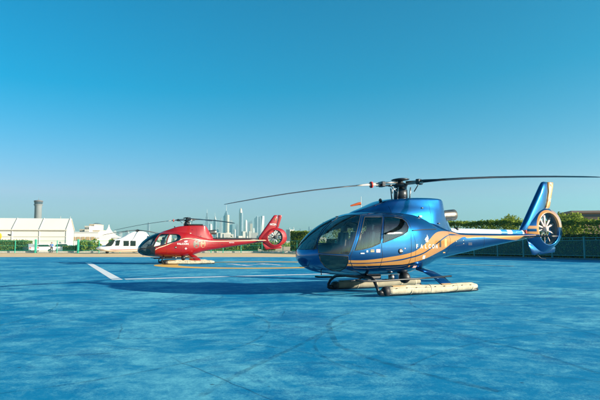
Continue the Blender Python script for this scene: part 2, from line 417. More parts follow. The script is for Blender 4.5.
def make_craft(kind, origin, rz, blades, label, group=None):
    blue = kind == 'blue'
    root = empty('helicopter', origin, rz, label=label, cat='helicopter')
    if blue:
        base = (.0, .085, .245); gold = (.44, .205, .05)
        line = [(346, 263.1), (360, 263.3), (375, 262.7), (390, 261.2), (400, 259.9), (405, 258.9), (410, 257.6), (415, 256.4), (420, 254.7), (425, 252.4), (430, 249), (435, 245), (440, 241), (445, 237.2), (450, 234.6)]
        top_ = [(346, 260.2), (360, 260.4), (375, 259.2), (390, 257), (400, 255.4), (405, 254.3), (410, 253), (415, 251.2), (420, 248), (425, 244), (430, 239), (433, 235.4), (436, 232.8), (440, 231.4), (446, 231.2), (452, 232)]
        low_ = [(345, 266), (360, 266.2), (375, 265.8), (390, 265.2), (400, 264.8), (405, 264.3), (410, 263.3), (415, 262), (420, 260.6), (425, 258.8), (430, 256.6), (435, 254), (440, 251.4), (445, 248.6), (450, 244.8), (457, 240.4), (465, 237)]
        up1 = XZ(top_) + [(5.5, 1.665), (6.5, 1.655), (8.0, 1.66), (9.3, 1.69)]
        lo1 = XZ([(a, b - .65 + .3 * (a < 400)) for a, b in line]) + [(4.85, 1.665), (5.4, 1.66)]
        up2 = XZ([(a, b + .75 - .1 * (a < 400)) for a, b in line]) + [(4.95, 1.64), (5.4, 1.655), (6.5, 1.653), (8.0, 1.658), (9.3, 1.688)]
        lo2 = XZ(low_) + [(5.75, 1.56), (6.1, 1.585), (6.5, 1.595), (8.0, 1.615), (9.3, 1.65)]
        paint = livery_paint('metallic_blue', base, [(gold, up1, lo1), (gold, up2, lo2)], metal=.92, rough=.21)
        plain = livery_paint('metallic_blue_plain', base, [], metal=.92, rough=.21)
        finp = livery_paint('metallic_blue_fin', base, [], metal=.92, rough=.21)
        cowlm = plain; coverm = M_['white']; accent = M_['gold']; nose_mat = paint
    else:
        base = (.25, .0, .002); cream = (.6, .5, .33)
        L1 = [(1.0, .72), (1.1, 1.0), (1.3, 1.14), (1.8, 1.32), (2.3, 1.54), (2.8, 1.72), (3.3, 1.81), (3.8, 1.78), (4.5, 1.68), (5.2, 1.63), (9.3, 1.72)]
        up = [(a, b + .02) for a, b in L1]; lo = [(a, b - .03) for a, b in L1]
        paint = livery_paint('gloss_red', base, [(cream, up, lo), ((.01, .01, .012), [(0, 3), (.5, 3), (1.12, 3.0)], [(0, .3), (.5, .3), (1.12, .3)])], metal=.0, rough=.5)
        plain = livery_paint('gloss_red_plain', base, [], metal=.0, rough=.5); finp = plain
        cowlm = plain; coverm = M_['panel']; accent = plain
    # ---- hull and doors
    body = region_mesh('fuselage', {0}, paint, root)
    # tail end cap is hidden in the shroud
    gm = {'windscreen': M_['glass_dark'] if not blue else M_['glass_nose'], 'chin': M_['glass_dark'], 'door_window': M_['glass'], 'rear_window': M_['glass']}
    cp = region_mesh('centre_windscreen', {NAMES.index('centre_pane') + 1}, gm['windscreen'], root)
    for s in (1, -1):
        MB().tube(surf_pts([(303, 249.6), (316.6, 249.0), (316.4, 244), (317.4, 239), (322.2, 230), (328.8, 223), (336.4, 217.8)], s, 8, .002), .009, 6, False).build('window_frame', M_['rubber'], cp, True)
        for nm in ('windscreen', 'chin'):
            w = region_mesh(nm if nm == 'windscreen' else 'chin_window', {NAMES.index(nm) + 1}, gm[nm], root, (s,))
            outline_tube('window_frame', POLY[nm], .009, M_['rubber'], w, s)
        for dn, wn in (('front_door', 'door_window'), ('rear_door', 'rear_window')):
            d = region_mesh('door', {NAMES.index(dn) + 1}, paint, root, (s,))
            w = region_mesh('door_window', {NAMES.index(wn) + 1}, gm[wn], d, (s,))
            fr = outline_tube('window_frame', POLY[wn], .011, M_['rubber'], d, s)
            outline_tube('door_seam', POLY[dn], .0045, M_['rubber'], d, s)
            hx = (359, 253.5) if dn == 'front_door' else (400.5, 251.2)
            h, n = hit_px(*hx)
            if dn == 'rear_door':
                MB().lathe([(0, 0), (.075, 0), (.075, .012), (.055, .02), (0, .02)], Matrix.Translation((h.x, (h.y - .0) * s, h.z)) @ Matrix.Rotation(PI / 2 * s, 4, 'X'), 16).build('door_handle', M_['panel'], d, True)
                MB().box((h.x, (h.y - .025) * s, h.z), (.11, .02, .03), bev=.006).build('latch', M_['blade_root'], d)
            else:
                MB().box((h.x + .1, (h.y - .012) * s, h.z), (.13, .02, .03), bev=.006).build('door_handle', M_['steel'], d)
    # sliding door rail + small vents
    for s in (1, -1):
        MB().tube(surf_pts([(412, 230.6), (424, 229.6), (436, 229.2)], s, 6, .006), .014, 6).build('door_rail', M_['panel'], root, True)
    for s in (1, -1):
        def seam(pts, name='panel_seam', rad=.003):
            MB().tube(surf_pts(pts, s, 8, .0015), rad, 5, False).build(name, M_['rubber'], body, True)
        seam([(412.5, 231), (415, 240), (416, 250), (415, 262)])
        seam([(448.6, 232.6), (450.5, 240), (449.5, 248), (446, 255)])
        seam([(386, 269.5), (403, 268.4), (416, 264)])
        seam([(455, 240.5), (464, 239.4), (464.5, 244.2), (455.8, 246), (455, 240.5)])
        seam([(484, 236.2), (484.5, 242), (483.5, 246.6)])
        for px, py in ((456.2, 241.4), (463.4, 240.4), (463.6, 243.6)):
            h, n = hit_px(px, py); h = h + n * .002
            MB().lathe([(0, 0), (.011, 0), (.009, .004), (0, .005)], Matrix.Translation((h.x, h.y * s, h.z)) @ Matrix.Rotation(PI / 2 * s, 4, 'X'), 8).build('fastener', M_['steel'], body)
        h, n = hit_px(470, 243.4)
        for k in range(3): MB().box((h.x, (h.y - .003) * s, h.z + .03 * (k - 1.5)), (.16, .014, .009)).build('vent_slot', M_['panel'], body)
    # ---- engine cowling
    K = lambda *a: list(a)
    zt = K((1.45, 2.2), (1.7, 2.31), (2.0, 2.41), (2.35, 2.54), (2.62, 2.635), (2.9, 2.69), (3.4, 2.735), (4.2, 2.76), (4.62, 2.75), (4.72, 2.69), (4.9, 2.43), (5.1, 2.16), (5.25, 1.95))
    wt = K((1.45, .1), (2.0, .28), (2.62, .41), (3.4, .48), (4.0, .49), (4.5, .47), (4.64, .42), (4.9, .26), (5.25, .12))
    wb = K((1.45, .25), (2.0, .50), (2.62, .62), (3.4, .66), (4.0, .65), (4.22, .63), (4.3, .61), (4.64, .5), (4.9, .42), (5.25, .25))
    zb = K((1.45, 2.1), (2.0, 2.2), (2.62, 2.16), (3.4, 2.08), (4.0, 1.98), (4.6, 1.84), (5.25, 1.72))
    secs = []
    xs = [1.45 + i * (4.62 - 1.45) / 46 for i in range(47)] + [4.66, 4.7, 4.76, 4.84, 4.92, 5.0, 5.1, 5.25]
    for xx in xs:
        t, a, b, z0 = pchip(zt, xx), pchip(wt, xx), pchip(wb, xx), pchip(zb, xx)
        half = [(0, t), (a * .5, t - .004), (a * .8, t - .012), (a * .93, t - .03), (a, t - .062), (a + (b - a) * .1, t - .11)]
        for q in (.2, .35, .5, .65, .8, .92): half.append((a + (b - a) * q + .02 * math.sin(PI * q), t - .11 + (z0 - t + .11) * q))
        half.append((b, z0)); half.append((b * .9, z0 - .12))
        secs.append([(xx, -y, z) for y, z in half] + [(xx, y, z) for y, z in half[:0:-1]])
    cw = MB().loft(secs).build('engine_cowling', cowlm, root, True); cw.data.set_sharp_from_angle(angle=math.radians(24))
    # seams, latch, intake
    cow = [((2.95, 3.35)), ]
    for s in (1, -1):
        for xx in (2.55, 4.0):
            t, a, b, z0 = pchip(zt, xx), pchip(wt, xx), pchip(wb, xx), pchip(zb, xx)
            pts = [(xx, -s * (a + (b - a) * q + .02 * math.sin(PI * q) + .001), t - .11 + (z0 - t + .11) * q) for q in (0, .2, .35, .5, .65, .8, .95)]
            MB().tube(pts, .004, 5).build('cowling_seam', M_['rubber'], cw, True)
    for xx, q, sz in ((3.55, .8, .05), (3.7, .35, .03), (4.3, .9, .035)):
        t, a, b, z0 = pchip(zt, xx), pchip(wt, xx), pchip(wb, xx), pchip(zb, xx)
        for s in (1, -1):
            MB().box((xx, -s * (a + (b - a) * q + .03), t - .11 + (z0 - t + .11) * q), (sz * 2, .03, sz), bev=.006).build('cowling_latch', M_['dark_metal'] if sz != .05 else M_['blade_root'], cw)
    if not blue:
        MB().box((3.95, 0, 2.80), (1.1, .74, .1), bev=.03).build('intake_grille', M_['dark_metal'], cw)
    MB().lathe([(0, .0), (.05, 0), (.045, .05), (.02, .08), (0, .085)], Matrix.Translation((2.5, -.15, 2.6)), 12).build('beacon', M_['dark_metal'], root, True)
    # exhaust pipe
    Mx = Matrix.Translation((4.82, -.06, 2.25)) @ Matrix.Rotation(math.radians(86), 4, 'Y')
    ex = MB().lathe([(.12, 0), (.155, .12), (.16, .3), (.17, .5), (.175, .66), (.165, .67), (.15, .6), (.13, .3), (0, .3)], Mx, 28).build('exhaust_pipe', M_['exhaust'], root, True)
    # ---- driveshaft cover on the boom
    xs = [4.95, 5.05, 5.3, 5.6, 6.2, 7, 8, 8.72]
    secs = []
    for i, xx in enumerate(xs):
        ww = .17 - .02 * (xx - 5) / 4; tt = 1.885 - .02 * (xx - 5) / 4
        if i == 0: tt -= .06
        half = [(0, tt), (ww * .5, tt - .012), (ww * .8, tt - .035), (ww, tt - .08), (ww * 1.05, 1.66)]
        secs.append([(xx, -y, z) for y, z in half] + [(xx, y, z) for y, z in half[:0:-1]])
    if blue:
        cv = bpy.data.materials.new('cover_paint')
        cv = livery_paint('cover_paint', (.74, .76, .76), [((.01, .2, .5), [(7.55, 3), (7.7, 3), (7.86, 3)], [(7.55, .4), (7.7, .4), (7.86, .4)]), ((.01, .2, .5), [(8.1, 3), (8.3, 3), (8.62, 3)], [(8.1, .4), (8.3, .4), (8.62, .4)])], metal=.0, rough=.35)
        coverm = cv
    dc = MB().loft(secs).build('driveshaft_cover', coverm, root, True)
    MB().box((5.55, -.1, 1.85), (.07, .16, .09), bev=.01).build('cover_clamp', M_['dark_metal'], dc)
    MB().box((8.76, -.1, 1.80), (.05, .2, .12), bev=.01).build('marker_light', M_['redlamp'], root)
    # ---- fin, shroud, fan
    CX, CZ, RH = 9.97, 1.925, .56
    fin = [(8.62, 1.8), (8.72, 1.93), (8.98, 2.3), (9.45, 2.95), (9.86, 3.52), (9.93, 3.6), (10.02, 3.62), (10.2, 3.62), (10.22, 3.3), (10.12, 2.9), (9.98, 2.4), (9.4, 2.0), (9.1, 1.7)]
    def airfoil(poly, tmax):      # tapered-thickness plate: thick in the middle, thin at the edges
        cx = sum(p[0] for p in poly) / len(poly); cz = sum(p[1] for p in poly) / len(poly)
        mb = MB(); n = len(poly); vs = []
        for k, (t, th_) in enumerate(((1, .01), (.97, .35 * tmax), (.88, .62 * tmax), (.7, .86 * tmax), (.4, tmax))):
            for sgn in (-1, 1):
                vs += [(cx + (p[0] - cx) * t, sgn * th_, cz + (p[1] - cz) * t) for p in poly]
        def id_(ring, sgn, i): return ring * 2 * n + (0 if sgn < 0 else n) + i % n
        fs = []
        for i in range(n):
            fs.append((id_(0, -1, i), id_(0, -1, i + 1), id_(0, 1, i + 1), id_(0, 1, i)))
            for r in (0, 1, 2, 3):
                for sg in (-1, 1): fs.append((id_(r, sg, i), id_(r, sg, i + 1), id_(r + 1, sg, i + 1), id_(r + 1, sg, i)))
        fs.append(tuple(id_(4, -1, i) for i in range(n))); fs.append(tuple(id_(4, 1, i) for i in range(n)))
        return mb.add(vs, fs)
    tf = airfoil(fin, .11).build('tail_fin', finp, root, True)
    rud = [(10.245, 3.62), (10.56, 3.62), (10.55, 3.5), (10.42, 3.1), (10.30, 2.7), (10.08, 2.6), (10.10, 2.75), (10.245, 3.3)]
    airfoil(rud, .05).build('fin_trailing_panel', accent, root, True)
    # shroud: rings around the duct
    outer = [(-8, 1.0), (20, .98), (42, .90), (62, .80), (80, .78), (105, .78), (130, .80), (150, .86), (168, 1.0), (180, 1.1), (192, 1.06), (207, .98), (225, .90), (245, .88), (262, .86), (280, .82), (300, .80), (318, .84), (338, .95)]
    outer = [(a - 360, r) for a, r in outer] + outer + [(a + 360, r) for a, r in outer]
    NA = 72; rings = []
    def ring(f, hy): rings.append((f, hy))
    prof = [(0, -.13), (0, -.19), (.04, -.215), (.12, -.205), (.35, -.17), (.7, -.1), (.95, -.04), (1, 0), (.95, .04), (.7, .1), (.35, .17), (.12, .205), (.04, .215), (0, .19), (0, .13)]
    secs = []
    for f, hy in prof:
        row = []
        for k in range(NA):
            a = 360 * k / NA; ro = pchip(outer, a); r = RH + (ro - RH) * f
            row.append((CX + r * math.cos(math.radians(a)), hy, CZ + r * math.sin(math.radians(a))))
        secs.append(row)
    sh = MB().loft(secs, True, False)
    if blue:
        gp = mat('shroud_paint', base, .21, .92, 1.0); nt = gp.node_tree; N, L = nt.nodes, nt.links; b = N['Principled BSDF']
        tc = [n for n in N if n.type == 'TEX_COORD'][0]; sp = N.new('ShaderNodeSeparateXYZ'); L.new(tc.outputs['Object'], sp.inputs[0])
        def mth(op, a, c, d=None):
            q = N.new('ShaderNodeMath'); q.operation = op
            for i, v in enumerate((a, c)):
                if v is None: continue
                if isinstance(v, (int, float)): q.inputs[i].default_value = v
                else: L.new(v, q.inputs[i])
            return q.outputs[0]
        dx = mth('SUBTRACT', sp.outputs[0], CX); dz = mth('SUBTRACT', sp.outputs[2], CZ)
        rr = mth('SQRT', mth('ADD', mth('MULTIPLY', dx, dx), mth('MULTIPLY', dz, dz)), None)
        up_ = mth('GREATER_THAN', mth('ADD', dz, mth('MULTIPLY', dx, -.25)), .02)
        lip = mth('LESS_THAN', rr, .665); rear = mth('MULTIPLY', mth('GREATER_THAN', dx, .28), mth('GREATER_THAN', dz, .06))
        fw = mth('MULTIPLY', mth('LESS_THAN', dx, -.5), mth('LESS_THAN', mth('ABSOLUTE', mth('SUBTRACT', mth('ABSOLUTE', mth('SUBTRACT', dz, -.06), None), .1), None), .05))
        k = mth('MAXIMUM', mth('MAXIMUM', mth('MULTIPLY', up_, lip), rear), fw)
        mx = N.new('ShaderNodeMix'); mx.data_type = 'RGBA'; L.new(k, mx.inputs[0]); mx.inputs[6].default_value = (*base, 1); mx.inputs[7].default_value = (.44, .205, .05, 1)
        L.new(mx.outputs[2], b.inputs['Base Color']); L.new(mth('MULTIPLY', mth('SUBTRACT', 1, k), .92), b.inputs['Metallic'])
        shm = gp
    else: shm = plain
    sho = sh.build('fan_shroud', shm, root, True)
    MB().lathe([(RH, -.135), (RH - .006, -.13), (RH - .006, .13), (RH, .135)], Matrix.Translation((CX, 0, CZ)) @ Matrix.Rotation(PI / 2, 4, 'X'), 48, False).build('duct_liner', M_['shroud_in'], sho, True)
    # ventral bumper below the shroud
    bump = [(9.0, 1.5), (9.28, 1.02), (9.42, 1.0), (9.62, 1.06), (9.7, 1.02), (10.5, 1.09), (10.56, 1.24), (10.3, 1.4), (9.6, 1.3)]
    airfoil(bump, .05).build('ventral_fin', plain, root, True)
    MB().tube([(9.5, 0, 1.02), (9.75, 0, .88), (10.0, 0, .85)], .014, 6).build('tail_guard', M_['dark_metal'], root, True)
    fan = MB().lathe([(0, -.15), (.05, -.145), (.085, -.1), (.095, 0), (.09, .12), (0, .14)], Matrix.Translation((CX, 0, CZ)) @ Matrix.Rotation(PI / 2, 4, 'X'), 24).build('fan_hub', M_['blade_pale'] if blue else M_['dark_metal'], root, True)
    for k in range(10):
        a = 2 * PI * (k + (.25, -.1, .15, 0, .2, -.12, .1, 0, -.2, .05)[k] * .5) / 10 + .3
        ca, sa = math.cos(a), math.sin(a); mb = MB(); secs = []
        for r, c, tw in ((.08, .035, 50), (.2, .042, 40), (.38, .045, 30), (.545, .048, 22)):
            t = math.radians(tw); q = []
            for u, v in ((-1, 0), (0, .12), (1, 0), (0, -.12)):
                tang = u * c * math.cos(t) - v * c * math.sin(t); yy = u * c * math.sin(t) + v * c * math.cos(t)
                q.append((CX + r * ca - tang * sa, yy - .02, CZ + r * sa + tang * ca))
            secs.append(q)
        mb.loft(secs).build('fan_blade', M_['blade_pale'] if blue else M_['steel'], root, True)
    for k in range(10):
        a = 2 * PI * k / 10 + .62; ca, sa = math.cos(a), math.sin(a)
        MB().tube([(CX + .1 * ca, .1, CZ + .1 * sa), (CX + .557 * ca, .1, CZ + .557 * sa)], .014, 6).build('stator_vane', M_['shroud_in'], root, True)
    # horizontal stabiliser
    secs = []
    for y, c0, c1 in ((-1.18, 8.72, 9.1), (-.6, 8.62, 9.1), (0, 8.52, 9.1), (.6, 8.62, 9.1), (1.18, 8.72, 9.1)):
        secs.append([(c0, y, 1.64), (c0 + .08, y, 1.665), (c1, y, 1.645), (c0 + .08, y, 1.615)])
    st = MB().loft(secs).build('stabiliser', M_['panel'] if blue else plain, root)
    # ---- landing gear
    for s in (1, -1):
        yy = -1.2 * s
        sk = MB().tube([(1.56, yy, .13), (1.62, yy, .08), (1.75, yy, .06), (5.12, yy, .06), (5.2, yy, .065)], .04, 10).build('skid', M_['dark_metal'], root, True)
        fm = M_['float'] if s > 0 or not blue else M_['seam_shade']  # far blue float: the body's shade is put into its canvas colour
        n = 26; pts = []; rr = []
        for i in range(n):
            t = i / (n - 1); xx = 1.86 + 3.3 * t; pts.append((xx, yy, .155 + .012 * math.sin(9 * t)))
            e = min(1, .72 + 3 * t, .55 + (1 - t) * 6); rr.append((.122 - .014 * t) * e * (1 + .03 * math.sin(i * 1.7)))
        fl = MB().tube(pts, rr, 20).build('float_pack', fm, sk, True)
        MB().tube([(1.72, yy, .14), (1.78, yy, .145), (1.88, yy, .15)], [.09, .12, .125], 18).build('float_end_cap', M_['rubber'], sk, True)
        for x0, x1 in ((2.0, 2.45), (3.75, 4.1)):
            MB().tube([(x0 + (x1 - x0) * i / 4, yy - .01 * s, .172 - .006 * (x0 > 3)) for i in range(5)], [.122, .124, .124, .124, .122], 20).build('float_patch', M_['tan_patch'], sk, True) if False else None
            k = 6; vs = []; fs = []
            for i in range(5):
                for j in range(k):
                    a = math.radians(50 + 60 * j / (k - 1)); R = .1315 - .014 * ((x0 + (x1 - x0) * i / 4) - 1.86) / 3.3
                    vs.append((x0 + (x1 - x0) * i / 4, yy - R * math.cos(a) * 1.0 * s, .158 + R * math.sin(a)))
            for i in range(4):
                for j in range(k - 1): fs.append((i * k + j, i * k + j + 1, (i + 1) * k + j + 1, (i + 1) * k + j))
            mobj('float_patch', vs, fs, M_['tan_patch'], fl, True)
        for xx in (2.6, 3.3, 4.3, 4.9):
            R = .1265 - .014 * (xx - 1.86) / 3.3
            MB().tube([(xx, yy, .155), (xx + .03, yy, .155)], R, 20).build('strap', M_['float'], fl, True)
        for an in (28, 74):
            ca_, sa_ = math.cos(math.radians(an)), math.sin(math.radians(an))
            MB().tube([(1.95 + 3.05 * i / 20, yy - s * ca_ * (.124 - .014 * i / 20), .157 + sa_ * (.124 - .014 * i / 20) + .012 * math.sin(9 * i / 20)) for i in range(21)], .0045, 5, False).build('stitched_seam', M_['seam_shade'], fl, True)
        for q in range(9):
            xx = 2.1 + q * .34
            MB().box((xx, yy - s * .112, .215), (.05, .02, .018), rz=.5, bev=.004).build('lacing_toggle', M_['rubber'], fl)
        # step rail
        rl = MB().tube([(1.0, yy + .22 * s, .44), (1.2, yy + .12 * s, .42), (1.6, yy + .1 * s, .41), (3.0, yy + .12 * s, .43), (4.35, yy + .18 * s, .46)], .025, 8).build('step_rail', M_['dark_metal'], root, True)
        # front crosstube leg
        MB().tube([(1.75, -.35 * s, .5), (1.7, -.7 * s, .48), (1.63, -.93 * s, .43), (1.58, -1.08 * s, .32), (1.57, -1.17 * s, .2), (1.6, -1.2 * s, .1)], [.045, .045, .042, .04, .04, .04], 10).build('front_strut', M_['dark_metal'], root, True)
        MB().tube([(1.58, -1.2 * s, .13), (1.74, -1.2 * s, .1)], .06, 8).build('strut_shoe', M_['panel'], root, True)
        # rear faired leg
        secs = []
        for (xx, y, z, c) in ((3.6, -.45, .68, .42), (3.75, -.75, .58, .44), (3.9, -.98, .44, .46), (4.02, -1.12, .27, .46), (4.06, -1.18, .16, .42)):
            q = []
            for k in range(10):
                a = 2 * PI * k / 10; q.append((xx + c / 2 * math.cos(a), (y + .0) * s + .035 * math.sin(a) * s, z - .03 * math.sin(a)))
            secs.append(q)
        MB().loft(secs).build('rear_strut', plain, root, True)
    MB().box((1.75, 0, .48), (.12, .9, .1), bev=.02).build('cross_tube', M_['dark_metal'], root)
    MB().tube([(1.75, -.3, .46), (1.45, -.5, .42), (1.1, -.62, .4)], .022, 8).build('cable', M_['dark_metal'], root, True)
    # belly fittings: camera ball, tank, aerials
    MB().lathe([(0, -.16), (.08, -.14), (.15, -.07), (.17, 0), (.15, .08), (.1, .14), (0, .15)], Matrix.Translation((3.1, -.45, .42)), 18).build('belly_pod', M_['panel'], root, True)
    MB().lathe([(0, -.09), (.06, -.07), (.08, 0), (.06, .06), (0, .08)], Matrix.Translation((2.55, -.55, .46)), 14).build('landing_light', M_['steel'], root, True)
    MB().box((2.1, -.2, .46), (.5, .3, .12), bev=.03).build('belly_panel', M_['panel'], root)
    MB().tube([(.35, -.35, .72), (.36, -.36, .56)], .012, 6).build('nose_aerial', M_['panel'], root, True)
    MB().tube([(.2, -.12, .82), (.02, -.12, .78), (-.16, -.12, .78)], .01, 6).build('pitot_tube', M_['steel'], root, True)
    # ---- rotor mast, hub, blades
    MB().lathe([(.21, 2.66), (.2, 2.98), (.17, 3.0), (.12, 3.02), (.1, 3.06), (.1, 3.16)], Matrix.Translation((HUBX, 0, 0)), 24).build('mast_fairing', M_['dark_metal'], root, True)
    for k in range(4):
        a = k * PI / 2 + .5
        MB().tube([(HUBX + .28 * math.cos(a), .28 * math.sin(a), 2.72), (HUBX + .3 * math.cos(a + .15), .3 * math.sin(a + .15), 3.05)], .02, 6).build('control_rod', M_['steel'], root, True)
    tilt = Matrix.Translation((HUBX, 0, 3.14)) @ Matrix.Rotation(math.radians(-3.6), 4, 'Y')
    hub = MB().lathe([(.0, -.1), (.14, -.09), (.2, -.05), (.22, .0), (.18, .03), (.08, .06), (.08, .11), (.25, .13), (.28, .155), (.22, .18), (.1, .2), (0, .2)], tilt, 26).build('rotor_hub', M_['dark_metal'], root, True)
    for bi, ang in enumerate(blades):
        A = tilt @ Matrix.Rotation(math.radians(ang), 4, 'Z')
        def P(r, c, z): return A @ Vector((r, c, z))
        # sleeve arms
        mb = MB()
        mb.tube([P(.15, .07, .07), P(.45, .1, .065), P(.78, .06, .06)], .03, 8); mb.tube([P(.15, -.07, .0), P(.45, -.1, 0.0), P(.78, -.06, .0)], .028, 8)
        sl = mb.build('blade_sleeve', M_['steel'], hub, True)
        MB().box(P(.62, 0, .03), (.12, .24, .16), rz=math.radians(ang), bev=.02).build('damper', M_['dark_metal'], sl)
        MB().tube([P(.5, .16, -.04), P(.42, .24, -.08), P(.3, .26, -.22)], .018, 6).build('pitch_link', M_['steel'], sl, True)
        secs = []; root_secs = []
        R = 5.345; droop = blades[ang]
        ys = [(.66, .05, .055), (.78, .07, .06), (1.0, .08, .05), (1.25, .12, .035), (1.5, .17, .024), (2, .175, .021), (2.8, .175, .02), (3.6, .175, .018), (4.4, .175, .017), (5.0, .172, .015), (5.25, .13, .012), (R, .09, .008)]
        for r, c, t in ys:
            z = .03 - droop * ((r - .6) / (R - .6)) ** 1.7; q = []
            pit = math.radians(7 - 5 * r / R)
            for u, v in ((-.5, 0), (-.35, .8), (0, 1), (.5, .75), (.92, .35), (1.0, 0), (.92, -.3), (.4, -.6), (0, -.6), (-.35, -.5)):
                cc = -u * c * 1.3; zz = v * t
                q.append(P(r, cc * math.cos(pit) - zz * math.sin(pit), z + cc * math.sin(pit) * -1 + zz * math.cos(pit)))
            secs.append(q)
        MB().loft(secs[:5]).build('blade_root', M_['blade_root'] if bi == 0 else M_['dark_metal'], hub, True)
        MB().loft(secs[4:]).build('rotor_blade', M_['blade'], hub, True)
        if bi == 0: MB().tube([P(.95, 0, .025), P(1.0, 0, .024)], .095, 10).build('red_band', M_['redpaint'], hub, True)
    # ---- cabin interior
    MB().box((2.1, 0, .80), (2.3, 1.5, .05)).build('cabin_floor', M_['seat_dark'], root)
    MB().box((3.3, 0, 1.45), (.05, 1.5, 1.2), ry=.0, bev=.01).build('rear_bulkhead', M_['cabin'], root)
    MB().prism([(.6, .82), (.62, 1.15), (.72, 1.36), (.98, 1.34), (1.0, 1.24), (.86, 1.1), (.9, .82)], -.38, .38).build('instrument_console', M_['panel'], root)
    MB().box((.78, 0, 1.38), (.3, .84, .03), ry=.1, bev=.01).build('console_hood', M_['panel'], root)
    def seat(xx, y, m):
        o = MB().box((xx, y, 1.02), (.46, .44, .12), bev=.03).build('seat', m, root, True)
        MB().box((xx, y, .90), (.36, .36, .16)).build('seat_base', M_['seat_dark'], o)
        MB().box((xx + .27, y, 1.38), (.11, .43, .68), ry=.17, bev=.03).build('backrest', m, o, True)
        MB().box((xx + .35, y, 1.82), (.08, .27, .18), ry=.17, bev=.03).build('headrest', m, o, True)
        for d in (-.11, .11):
            MB().box((xx + .205, y + d, 1.4), (.01, .045, .62), ry=.17).build('seat_belt', M_['panel'], o)
    for y in (-.62, 0, .62): seat(1.42, y, M_['seat_dark'])
    for y in (-.69, -.23, .23, .69): seat(2.62, y, M_['seat'])
    for s in (1, -1):
        MB().tube([(1.2, -.62 * s, .7), (1.15, -.62 * s, .95), (1.08, -.6 * s, 1.15)], .014, 6).build('cyclic_stick', M_['panel'], root, True)
    # ---- markings
    if blue:
        for s in (1, -1):
            # name along the gold band: each letter follows the band upward
            word = 'FALCON'
            px = [(418.4, 246.4), (422.6, 245.6), (426.8, 246.2), (430.6, 246.6), (434.6, 246.6), (438.4, 246.2)]
            a, _ = hit_px(417.0, 246.6); b, _ = hit_px(436.6, 246.6)
            for k, ch in enumerate(word):
                t = k / 5; text_mesh('letter', ch, .165, a.x + (b.x - a.x) * (t if s > 0 else 1 - t), a.z + (b.z - a.z) * (t if s > 0 else 1 - t), M_['white_letter'], root, side=s, bold=.004)
            # falcon head emblem above the name
            cxy, _ = hit_px(427.0, 239.6)
            em = [(-.15, -.16), (-.2, -.02), (-.3, .0), (-.2, .05), (-.12, .12), (0, .16), (.04, .3), (.1, .16), (.14, .2), (.17, .05), (.12, -.04), (.16, -.12), (.05, -.1), (0, -.18), (-.05, -.1)]
            vs = []
            for u, v in em:
                h, n = hit_side(cxy.x + u * .42, cxy.z + v * .5); vs.append((h.x, (h.y - .006) * s, h.z))
            c, _ = hit_side(cxy.x, cxy.z); vs.append((c.x, (c.y - .006) * s, c.z))
            mobj('falcon_emblem', vs, [(i, (i + 1) % len(em), len(em)) for i in range(len(em))], M_['white_letter'], root)
            def decal(name, px, py, w, h_, m, parent=root):
                c, _ = hit_px(px, py); vs = []; fs = []
                for i in range(3):
                    for j in range(3):
                        q, _ = hit_side(c.x + w * (i / 2 - .5), c.z + h_ * (j / 2 - .5)); vs.append((q.x, (q.y - .006) * s, q.z))
                for i in range(2):
                    for j in range(2): fs.append((i * 3 + j, (i + 1) * 3 + j, (i + 1) * 3 + j + 1, i * 3 + j + 1))
                return mobj(name, vs, fs, m, parent)
            decal('flag_sticker', 378.2, 250.9, .13, .085, M_['flag'])
            decal('emblem_sticker', 372.4, 251, .12, .08, M_['badge'])
            decal('white_sticker', 367.2, 251.4, .05, .05, M_['white_letter'])
            decal('fuel_cap', 440.3, 244.2, .1, .17, M_['panel'])
            decal('placard', 423.8, 257.2, .12, .1, M_['blade_root'])
            decal('placard', 409, 266.2, .06, .05, M_['gold'])
            decal('placard', 414.6, 266.8, .16, .06, M_['pink'])
            decal('placard', 405, 248.4, .03, .03, M_['pink'])
            decal('access_panel', 445.6, 246, .14, .42, M_['goldpanel'])
            c1 = MB().box((4.98, -.33 * s, 1.12), (.05, .03, .05), bev=.01).build('side_lamp', M_['steel'], root)
        for yy in (-.057, .057):
            text_mesh('fin_letters', 'A7', .17, 10.26, 2.95, M_['white_letter'], root, fit='flat', y=yy, side=-1 if yy > 0 else 1, width=.16)
            MB().box((10.42, yy * .8, 3.5), (.1, .02, .08)).build('fin_plate', M_['gold'], root)
    else:
        for s in (1, -1):
            text_mesh('lettering', 'FALCON', .17, 2.98, 1.42, M_['white_letter'], root, side=s, bold=.006, width=.78)
            text_mesh('lettering', 'A6-FLA', .09, 6.6, 1.52, M_['white_letter'], root, side=s, bold=.003, width=.4)
            em = [(-.15, -.16), (-.3, .0), (-.12, .12), (.1, .16), (.25, .12), (.16, -.12)]
            vs = []
            for u, v in em:
                h, n = hit_side(3.2 + u * .5, 1.6 + v * .4); vs.append((h.x, (h.y - .006) * s, h.z))
            mobj('falcon_emblem', vs, [tuple(range(6))], M_['white_letter'], root)
            vs = []; 
            for k in range(8):
                r = .1 if k % 2 == 0 else .045; h, n = hit_side(3.2 + r * math.cos(k * PI / 4), 1.1 + r * math.sin(k * PI / 4)); vs.append((h.x, (h.y - .006) * s, h.z))
            mobj('star_sticker', vs, [tuple(range(8))], M_['white_letter'], root)
            for (cx, cz, r, m) in ((3.95, 1.42, .3, M_['badge_green']), (4.45, 1.42, .27, M_['badge_gold'])):
                vs = []
                for k in range(20):
                    h, n = hit_side(cx + r * .75 * math.cos(k * PI / 10), cz + r * math.sin(k * PI / 10)); vs.append((h.x, (h.y - .007) * s, h.z))
                h, n = hit_side(cx, cz); vs.append((h.x, (h.y - .007) * s, h.z))
                mobj('round_badge', vs, [(k, (k + 1) % 20, 20) for k in range(20)], m, root)
